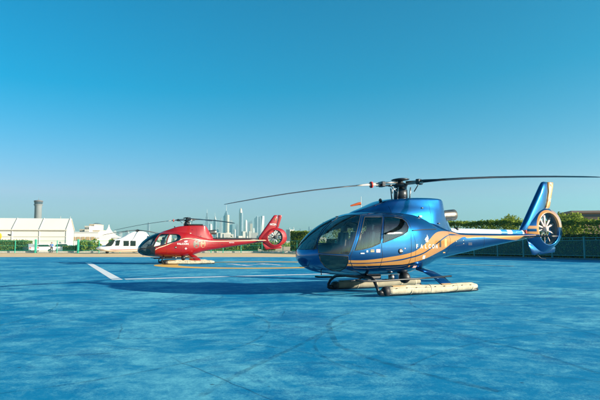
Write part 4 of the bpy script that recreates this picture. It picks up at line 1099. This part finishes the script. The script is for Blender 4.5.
def block(px0, px1, ytop, D, depth, m, name, label, cat, win=None, storeys=3, roofm=None, bays=6, base_y=None, group=None):
    x0 = atD(px0, 250, D)[0]; x1 = atD(px1, 250, D)[0]; h = atD(300, ytop, D)[2]; w = x1 - x0
    root = empty(name, ((x0 + x1) / 2, D + depth / 2, 0), label=label, cat=cat, group=group)
    MB().box((0, 0, h / 2), (w, depth, h)).build('walls', m, root)
    MB().box((0, 0, h + .12), (w + .4, depth + .4, .24)).build('roof', roofm or m, root)
    if win:
        for i in range(bays):
            for j in range(storeys):
                bw = w / bays; sh_ = h / storeys
                MB().box((-w / 2 + bw * (i + .5), -depth / 2 - .02, sh_ * (j + .5)), (bw * .55, .1, sh_ * .5)).build('window', win, root)
    return root
dwin = mat('dark_window', (.03, .04, .05), .2); beige = mat('beige_render', (.56, .46, .33), .8, var=.1, vscale=.5); cream = mat('cream_render', (.66, .6, .5), .8, var=.08, vscale=.5)
whiter = mat('white_render', (.72, .70, .66), .7, var=.05); brown = mat('brown_render', (.26, .18, .14), .85, var=.12, vscale=.8)
r = block(73.5, 98, 232.6, 180, 12, whiter, 'low_building', 'long low white building with a tan front by the tent', 'building')
for i in range(6):
    xw = -4.2 + i * 1.6
    MB().box((xw * .98, -6.05, 3.4), (1.2, .12, 1.2)).build('window', mat('tan_shutter', (.42, .3, .16), .7) if i == 0 else bpy.data.materials['tan_shutter'], r)
block(79, 84, 229.5, 420, 20, beige, 'apartment_block', 'small beige block at the left end of the distant houses', 'building', dwin, 4, None, 3)
block(84, 88.5, 226.2, 400, 20, cream, 'apartment_block', 'tall cream block among the distant beige houses', 'building', dwin, 5, None, 3)
block(88.5, 93.5, 224.4, 430, 20, beige, 'apartment_block', 'tallest beige block above the low white building', 'building', dwin, 6, None, 4)
block(92, 99, 230.5, 380, 20, beige, 'apartment_block', 'wide beige block right beside the pointed tent', 'building', dwin, 3, None, 4)
dm = empty('domed_hall', atD(96.8, 250, 900)[:2] + (0,), label='distant grey domed hall left of the pointed tent', cat='building')
MB().lathe([(9, 0), (9, 30), (8.6, 33), (7, 35.5), (4, 37), (0, 37.4)], Matrix(), 24).build('dome', mat('grey_dome', (.12, .15, .17), .5), dm, True)
# brown flat roofed house behind the hedge
x0 = atD(573.5, 250, 104)[0]; hs = empty('flat_roofed_house', (x0, 104, 0), math.radians(-10), label='brown flat roofed house showing above the hedge at the right edge', cat='house')
MB().box((9, 6, 3.7), (17, 11, 7.4)).build('walls', brown, hs); MB().box((9, 6, 7.62), (18.4, 12.4, .42), bev=.04).build('roof', mat('roof_slab', (.2, .15, .13), .8, var=.1), hs)
MB().box((9, .42, 6.9), (15.5, .06, .5)).build('clerestory_window', dwin, hs)
# control tower
tx, ty, _ = atD(36.6, 250, 620); ct = empty('control_tower', (tx, ty, -2.8), label='grey round control tower with a wide dark top above the big tent', cat='tower')
tc_ = mat('tower_concrete', (.17, .19, .2), .7, var=.06, vscale=.1)
MB().lathe([(3.8, 0), (3.8, 47.5), (4.4, 49), (4.5, 49.3)], Matrix(), 28).build('shaft', tc_, ct, True)
MB().lathe([(0, 49.2), (4.8, 49.2), (4.8, 50.0), (0, 50.4)], Matrix(), 28).build('gallery', tc_, ct)
MB().lathe([(4.2, 50.2), (4.7, 53.2), (0, 53.2)], Matrix(), 16).build('cab_glass', mat('tower_glass', (.05, .07, .09), .1), ct)
MB().lathe([(0, 53.1), (4.9, 53.1), (4.7, 54.2), (2, 54.8), (0, 54.9)], Matrix(), 28).build('roof', mat('tower_roof', (.14, .12, .12), .6), ct, True)
MB().tube([(0, 0, 54.8), (0, 0, 57.5)], .15, 6).build('aerial', tc_, ct)

# ================================================================== skyline
def glassy(name, a, b):
    m = mat(name, a, .3, spec=.6); nt = m.node_tree; N, L = nt.nodes, nt.links
    tc = [q for q in N if q.type == 'TEX_COORD'][0]; br = N.new('ShaderNodeTexBrick'); br.inputs['Scale'].default_value = .12
    br.inputs['Color1'].default_value = (*a, 1); br.inputs['Color2'].default_value = (*b, 1); br.inputs['Mortar'].default_value = (*[min(1, q * 1.6 + .05) for q in a], 1); br.offset = 0; br.inputs['Mortar Size'].default_value = .012
    mp = N.new('ShaderNodeMapping'); mp.inputs['Rotation'].default_value = (PI / 2, 0, 0); L.new(tc.outputs['Object'], mp.inputs['Vector']); L.new(mp.outputs[0], br.inputs['Vector']); L.new(br.outputs['Color'], N['Principled BSDF'].inputs['Base Color'])
    return m
SK = {'blue': glassy('blue_facade', (.15, .19, .23), (.22, .26, .29)), 'grey': glassy('grey_facade', (.26, .28, .29), (.34, .35, .35)), 'tan': glassy('tan_facade', (.42, .34, .26), (.48, .4, .3)), 'pale': glassy('pale_facade', (.44, .43, .4), (.5, .49, .46))}
DS = 2600.
def tower(px, wpx, ytop, style, m, label, D=DS, spire=None, m2=None):
    x, y, _ = atD(px, 247, D); h = atD(300, ytop, D)[2]; w = wpx * D / FPX; root = empty('skyscraper', (x, D, 0), random.uniform(-.3, .5), label=label, cat='skyscraper', group='skyscrapers on the hazy skyline')
    mb = MB()
    if style == 'box':
        mb.box((0, 0, h * .47), (w, w, h * .94)); mb.box((0, 0, h * .97), (w * .7, w * .7, h * .06))
    elif style == 'step':
        mb.box((0, 0, h * .36), (w, w, h * .72)); mb.box((0, 0, h * .80), (w * .8, w * .8, h * .16)); mb.box((0, 0, h * .94), (w * .5, w * .5, h * .12))
    elif style == 'round':
        q = []
        for z, r in ((0, 1), (.86, 1), (.92, .88), (.96, .7), (.99, .4), (1, .05)): q.append([(w / 2 * r * math.cos(2 * PI * k / 16) * 1.0, w / 2 * r * math.sin(2 * PI * k / 16), h * z) for k in range(16)])
        mb.loft(q)
    elif style == 'slant':
        mb.add([(-w / 2, -w / 2, 0), (w / 2, -w / 2, 0), (w / 2, w / 2, 0), (-w / 2, w / 2, 0), (-w / 2, -w / 2, h * .9), (w / 2, -w / 2, h), (w / 2, w / 2, h), (-w / 2, w / 2, h * .9)], [(0, 3, 2, 1), (4, 5, 6, 7), (0, 1, 5, 4), (1, 2, 6, 5), (2, 3, 7, 6), (3, 0, 4, 7)])
    elif style == 'twist':
        q = []
        for i in range(25):
            t = i / 24; a0 = t * PI / 2; r = w / 2 * 1.2; q.append([(r * math.cos(a0 + k * PI / 2), r * .7 * math.sin(a0 + k * PI / 2) , h * t) for k in range(4)])
        mb.loft(q)
    elif style == 'point':
        mb.box((0, 0, h * .42), (w, w, h * .84)); mb.loft([[(-w * s, -w * s, z), (w * s, -w * s, z), (w * s, w * s, z), (-w * s, w * s, z)] for s, z in ((.42, h * .84), (.3, h * .92), (.03, h))])
    mb.build('shaft', m, root, style == 'round')
    if m2: MB().box((w * .28, -w * .02, h * .44), (w * .5, w * 1.04, h * .86)).build('side_wing', m2, root)
    if spire:
        hs_ = atD(300, spire, D)[2]; MB().tube([(0, 0, h * .95), (0, 0, h), (0, 0, hs_)], [w * .1, w * .07, w * .02], 6).build('spire', SK['pale'], root)
    return root
T = [(206.6, 3, 213, 'step', 'blue', 'slim blue tower with a thin mast, farthest left of the tall cluster', 209, None),
 (204.0, 2.2, 229, 'box', 'grey', 'short grey tower beside the red cowling', None, None),
 (210.3, 3.4, 223.5, 'round', 'pale', 'pale round topped tower between two slimmer blue ones', None, None),
 (214.6, 2.4, 215.5, 'point', 'pale', 'slender tower ending in a bright white needle', 212.5, 'blue'),
 (217.6, 2.2, 228, 'box', 'grey', 'short grey tower right of the white needle tower', None, None),
 (220.6, 2.4, 218, 'step', 'grey', 'grey stepped tower left of the tallest one', None, None),
 (226.0, 4.4, 210.5, 'point', 'blue', 'tallest tower with a spire, half blue and half tan', 204.4, 'tan'),
 (230.9, 3, 220, 'box', 'grey', 'plain grey tower just right of the tallest one', None, None),
 (234.2, 2.2, 229, 'box', 'pale', 'short pale tower in the gap right of the tallest one', None, None),
 (237, 2.6, 224, 'box', 'blue', 'low blue slab left of the round topped slender tower', None, None),
 (240.4, 3.4, 208, 'round', 'tan', 'very tall slender tower with a rounded crown', None, 'blue'),
 (245.6, 3, 219.5, 'round', 'pale', 'pale tower with a small round top in the middle gap', None, None),
 (249.8, 4.6, 220.5, 'slant', 'blue', 'broad tower with a curved slanting roof and tan side', None, 'tan'),
 (253.6, 1.6, 228, 'box', 'pale', 'thin pale tower right of the slant roofed one', None, None),
 (256.0, 3.2, 215.8, 'slant', 'blue', 'blue slab tower with flat top, left of the twisted one', None, None),
 (259.2, 2.0, 216.8, 'box', 'blue', 'thin dark blue tower touching the twisted one', None, None),
 (262.3, 3.0, 216, 'twist', 'pale', 'bright cream twisted tower next to the red tail fin', None, None),
 (266.5, 2.2, 229, 'box', 'grey', 'short grey tower behind the red tail fin', None, None),
 (283.6, 2, 230.5, 'box', 'blue', 'short blue tower right of the red tail', None, None),
 (286.6, 1.6, 233, 'box', 'grey', 'low grey tower at the start of the right hand group', None, None),
 (289.5, 2, 227.5, 'step', 'blue', 'stepped blue tower above the flat topped hedge', None, None),
 (293.4, 1.6, 226.5, 'point', 'pale', 'thin white pointed tower above the flat topped hedge', None, None),
 (297, 2, 231.5, 'box', 'grey', 'low grey tower above the middle of the trimmed hedge', None, None),
 (300.2, 1.7, 228.5, 'box', 'blue', 'slim blue tower near the helicopter nose', None, None),
 (303.4, 2, 231, 'slant', 'grey', 'low slanted tower right above the nose of the blue craft', None, None),
 (309.3, 1.7, 226.5, 'box', 'blue', 'lone dark blue tower over the windscreen edge', None, None),
 (148.0, 2.2, 222.5, 'box', 'blue', 'lone hazy blue tower above the red nose', None, None),
 (120.5, 3, 231.5, 'box', 'grey', 'squat distant tower over the white helicopter roof front', None, None),
 (127, 4, 230.3, 'step', 'grey', 'broad squat distant tower over the white helicopter roof', None, None),
 (114.5, 2.4, 230.6, 'box', 'pale', 'small pale distant tower right of the pointed tent', None, None)]
for i, (px, w, yt, st, m, lab, sp, m2) in enumerate(T):
    tower(px, w, yt, st, SK[m], lab, DS + (i * 137 % 5) * 60, sp, SK[m2] if m2 else None)
# low far city and trees reading as one mass along the horizon
rng = random.Random(5); mb = MB()
for i in range(420):
    px = rng.uniform(-10, 470); D = rng.uniform(1500, 2500); x, y, _ = atD(px, 247, D); h = rng.uniform(6, 34) * (1.5 if 195 < px < 320 else .8); w = rng.uniform(8, 30)
    mb.box((x, y, h / 2), (w, w, h), rz=rng.uniform(0, 1))
mb.build('far_city', mat('far_city_render', (.36, .34, .3), .8, var=.3, vscale=.02), None, kind='stuff', label='low distant city blocks in haze along the horizon', cat='city')
V, F = leaves(lambda r: (lambda px, D: (Vector((atD(px, 247, D)[0], D, abs(r.gauss(0, 2.4)) * (1 + .8 * mnoise.noise(Vector((px * .12, 1, 1)))))), Vector((0, -1, .5))))(r.uniform(-5, 620), r.uniform(430, 900)), 26000, 1.1, 4)
mobj('tree_belt', V, F, fgreen, None, kind='stuff', label='far belt of low trees along the horizon', cat='trees')

# ================================================================== cars, person, signs
def car(px, D, rz, col, label, roof=1.5, suv=False):
    x, y, _ = atD(px, 250, D); root = empty('parked_car', (x, y, 0), rz, label=label, cat='car', group='cars parked by the white tent')
    pm = mat('car_paint', col, .3, coat=.8); L_ = 2.2
    prof = [(-2.2, .35), (-2.25, .7), (-2.15, .95), (-1.2, 1.02), (-.55, roof), (1.2, roof + .02), (2.0, 1.05), (2.2, .95), (2.25, .4)]
    secs = []
    for yy, k in ((-.88, .93), (-.84, 1), (0, 1.01), (.84, 1), (.88, .93)):
        secs.append([(p[0] * k, yy * (.84 if p[1] > 1.1 else 1), .35 + (p[1] - .35) * (k if p[1] < 1.1 else k)) for p in prof])
    MB().loft(secs).build('body', pm, root)
    gl = M_['glass_black']
    for s in (1, -1):
        MB().prism([(-1.0, 1.03), (-.5, roof - .1), (1.05, roof - .08), (1.6, 1.06)], -.80 * s, -.86 * s).build('side_window', gl, root)
        for wx in (-1.4, 1.4):
            w = MB().lathe([(0, -.1), (.28, -.1), (.33, -.06), (.33, .06), (.28, .1), (0, .1)], Matrix.Translation((wx, -.82 * s, .33)) @ Matrix.Rotation(PI / 2, 4, 'X'), 18).build('wheel', M_['rubber'], root, True)
            MB().lathe([(0, -.115), (.18, -.11), (.18, .11), (0, .115)], Matrix.Translation((wx, -.82 * s, .33)) @ Matrix.Rotation(PI / 2, 4, 'X'), 12).build('rim', M_['steel'], w, True)
        MB().box((-2.16, -.6 * s, .78), (.1, .3, .16), bev=.02).build('headlight', M_['white'], root)
        MB().box((2.2, -.62 * s, .85), (.08, .26, .16), bev=.02).build('tail_light', M_['redlamp'], root)
    MB().prism([(-1.17, 1.05), (-.58, roof - .04), (-.54, roof - .04), (-1.1, 1.05)], -.66, .66).build('windscreen', gl, root)
car(42.2, 97, .25, (.78, .77, .74), 'white hatchback parked behind the fence by the person in blue', 1.5)
car(61.5, 98.5, .1, (.76, .75, .72), 'white car parked before the tent beside the gate post', 1.6)
car(31, 97, -.9, (.33, .34, .36), 'grey car half hidden behind the end of the clipped hedge', 1.5)

def person(px, D, rz):
    x, y, _ = atD(px, 250, D)
    root = empty('person', (x, y, 0), rz, label='person in a blue shirt and dark trousers standing between the two white cars', cat='person')
    J = {'pel': (0, 0, .98), 'chest': (0, 0, 1.3), 'neck': (0, 0, 1.5), 'head0': (0, -.01, 1.58), 'head': (0, -.02, 1.68), 'top': (0, -.01, 1.77),
         'lh': (-.1, 0, .93), 'lk': (-.12, -.06, .52), 'la': (-.12, .02, .1), 'lt': (-.13, -.14, .05), 'rh': (.1, 0, .93), 'rk': (.13, .0, .52), 'ra': (.14, .1, .1), 'rt': (.15, -.05, .05),
         'ls': (-.2, 0, 1.44), 'le': (-.26, .03, 1.16), 'lw': (-.27, -.06, .92), 'lf': (-.27, -.09, .82), 'rs': (.2, 0, 1.44), 're': (.27, .02, 1.16), 'rw': (.26, -.1, .93), 'rf': (.26, -.14, .84)}
    R = {'pel': .14, 'chest': .16, 'neck': .055, 'head0': .07, 'head': .1, 'top': .07, 'lh': .1, 'lk': .065, 'la': .045, 'lt': .04, 'rh': .1, 'rk': .065, 'ra': .045, 'rt': .04, 'ls': .075, 'le': .045, 'lw': .032, 'lf': .03, 'rs': .075, 're': .045, 'rw': .032, 'rf': .03}
    E_ = [('pel', 'chest'), ('chest', 'neck'), ('neck', 'head0'), ('head0', 'head'), ('head', 'top'), ('pel', 'lh'), ('lh', 'lk'), ('lk', 'la'), ('la', 'lt'), ('pel', 'rh'), ('rh', 'rk'), ('rk', 'ra'), ('ra', 'rt'), ('chest', 'ls'), ('ls', 'le'), ('le', 'lw'), ('lw', 'lf'), ('chest', 'rs'), ('rs', 're'), ('re', 'rw'), ('rw', 'rf')]
    def skin(name, keys, mult, m):
        ks = [k for k in J if k in keys]; me = bpy.data.meshes.new(name)
        me.from_pydata([J[k] for k in ks], [(ks.index(a), ks.index(b)) for a, b in E_ if a in keys and b in keys], [])
        o = bpy.data.objects.new(name, me); link(o, root); me.materials.append(m)
        sm = o.modifiers.new('Skin', 'SKIN'); sm.use_smooth_shade = True; ss = o.modifiers.new('Sub', 'SUBSURF'); ss.levels = 1; ss.render_levels = 1
        for i, k in enumerate(ks):
            me.skin_vertices[0].data[i].radius = (R[k] * mult, R[k] * mult * (.8 if k in ('chest', 'pel') else 1)); me.skin_vertices[0].data[i].use_root = (k in ('pel', 'head0'))
        return o
    skin('body', set(J), 1.0, mat('skin', (.32, .19, .12), .6))
    skin('shirt', {'pel', 'chest', 'neck', 'ls', 'le', 'rs', 're'}, 1.12, mat('blue_shirt', (.02, .14, .42), .8))
    skin('trousers', {'pel', 'lh', 'lk', 'la', 'rh', 'rk', 'ra'}, 1.13, mat('dark_trousers', (.02, .03, .04), .8))
    hb2 = MB().lathe([(0, .06), (.06, .055), (.1, .02), (.11, -.03), (.1, -.06), (.0, -.05)], Matrix.Translation((0, .015, 1.76)), 14); hb2.build('hair', M_['panel'], root, True)
    return root
pp = person(51.5, 92.2, .4)
# windsock on a slim pole behind the blue craft
wx, wy, wz = atD(361, 203.5, 70); ws = empty('windsock', (wx, wy, 0), label='orange windsock on a slim pole beyond the blue cabin roof', cat='windsock')
MB().tube([(0, 0, 0), (0, 0, wz + .9)], [.06, .035], 8).build('pole', mat('pale_pole', (.45, .5, .5), .5), ws, True)
MB().tube([(0, 0, wz), (-.35, 0, wz - .04), (-.8, 0, wz - .16), (-1.35, 0, wz - .3)], [.2, .18, .14, .09], 12, False).build('sock', M_['orange'], ws, True)
# lamp on a bracket and yellow disc sign by the tent
lx, ly, lz = atD(10.5, 235, 100); lp = empty('flood_lamp', (lx, ly, 0), label='small dark floodlight on a pole before the white tent', cat='lamp')
MB().tube([(.45, 0, 0), (.45, 0, lz + .15), (-.1, 0, lz + .1)], .035, 8).build('pole', seamm, lp, True); MB().box((-.2, -.05, lz), (.5, .25, .22), ry=.25, bev=.04).build('lamp_head', M_['dark_metal'], lp)
sx, sy, sz = atD(-1.7, 236.2, 101); sg = empty('round_sign', (sx, sy, 0), label='round orange yellow disc on a post at the left edge', cat='sign')
MB().lathe([(0, -.06), (.62, -.05), (.7, 0), (.62, .05), (0, .06)], Matrix.Translation((0, 0, sz)) @ Matrix.Scale(1.35, 4, (0, 0, 1)) @ Matrix.Rotation(PI / 2, 4, 'X'), 24).build('disc', mat('disc_yellow', (.72, .38, .03), .5), sg, True) if False else None
MB().lathe([(0, -.06), (.62, -.05), (.68, 0), (.62, .05), (0, .06)], Matrix.Translation((0, 0, sz)) @ Matrix.Rotation(PI / 2, 4, 'X'), 24).build('disc', mat('disc_yellow', (.72, .38, .03), .5), sg, True)
MB().tube([(0, .1, 0), (0, .1, sz)], .05, 8).build('post', seamm, sg, True)

# ================================================================== air, light, camera
hz = MB().box((0, 1300, 262 / 2 - 1.5), (4600, 3700, 262)).build('haze', bpy.data.materials.new('haze'), None, kind='stuff', label='thin pale haze filling the air', cat='haze')
hm_ = hz.data.materials[0]; hm_.use_nodes = True; nt = hm_.node_tree; nt.nodes.clear()
out = nt.nodes.new('ShaderNodeOutputMaterial'); pv = nt.nodes.new('ShaderNodeVolumePrincipled'); pv.inputs['Color'].default_value = (.28, .83, .92, 1); pv.inputs['Density'].default_value = 2.0e-4; pv.inputs['Anisotropy'].default_value = .3
nt.links.new(pv.outputs[0], out.inputs['Volume'])

SUN_AZ = math.radians(-19.0)      # direction towards the sun in the ground plane, from +x
SUN_EL = math.radians(15.7)
sd = Vector((math.cos(SUN_AZ) * math.cos(SUN_EL), math.sin(SUN_AZ) * math.cos(SUN_EL), math.sin(SUN_EL)))
sl = bpy.data.lights.new('sun', 'SUN'); sl.energy = 5.0; sl.angle = math.radians(.5); sl.color = (1, .88, .70)
so = bpy.data.objects.new('sun', sl); link(so); so.rotation_euler = (-sd).to_track_quat('-Z', 'Y').to_euler(); so.location = (0, 0, 30)
w = bpy.data.worlds.new('World'); scene.world = w; w.use_nodes = True; nt = w.node_tree; bg = nt.nodes['Background']
sky = nt.nodes.new('ShaderNodeTexSky'); sky.sky_type = 'NISHITA'; sky.sun_disc = False; sky.sun_elevation = SUN_EL
sky.sun_rotation = PI / 2 - SUN_AZ; sky.air_density = 1.0; sky.dust_density = .7; sky.ozone_density = 4.0; sky.altitude = 0
# colour response of the clear teal sky
sx_ = nt.nodes.new('ShaderNodeSeparateColor'); cx_ = nt.nodes.new('ShaderNodeCombineColor'); nt.links.new(sky.outputs[0], sx_.inputs[0])
def mth_(op, a, b):
    q_ = nt.nodes.new('ShaderNodeMath'); q_.operation = op
    for i_, v_ in enumerate((a, b)):
        if isinstance(v_, float): q_.inputs[i_].default_value = v_
        else: nt.links.new(v_, q_.inputs[i_])
    return q_.outputs[0]
r_, g_, b_ = sx_.outputs[0], sx_.outputs[1], sx_.outputs[2]
red_ = mth_('MAXIMUM', mth_('SUBTRACT', mth_('MULTIPLY', r_, 3.0), mth_('MULTIPLY', b_, .86)), 0.0)
red_ = mth_('MINIMUM', red_, mth_('MULTIPLY', g_, .86))
nt.links.new(red_, cx_.inputs[0]); nt.links.new(mth_('MULTIPLY', g_, 1.14), cx_.inputs[1]); nt.links.new(mth_('MULTIPLY', b_, 1.26), cx_.inputs[2])
nt.links.new(cx_.outputs[0], bg.inputs['Color']); bg.inputs['Strength'].default_value = .05

cam = bpy.data.cameras.new('camera'); cam.sensor_width = 36; cam.lens = 36 * FPX / 600; cam.clip_end = 30000; cam.clip_start = .1
co = bpy.data.objects.new('camera', cam); link(co); co.location = (0, 0, CAMH); co.rotation_euler = (PI / 2 + PITCH, 0, 0); scene.camera = co
scene.view_settings.view_transform = 'Standard'; scene.view_settings.look = 'None'; scene.view_settings.gamma = 1; scene.view_settings.exposure = 1.46
scene.cycles.transparent_max_bounces = 24; scene.cycles.volume_bounces = 0
HB.free()
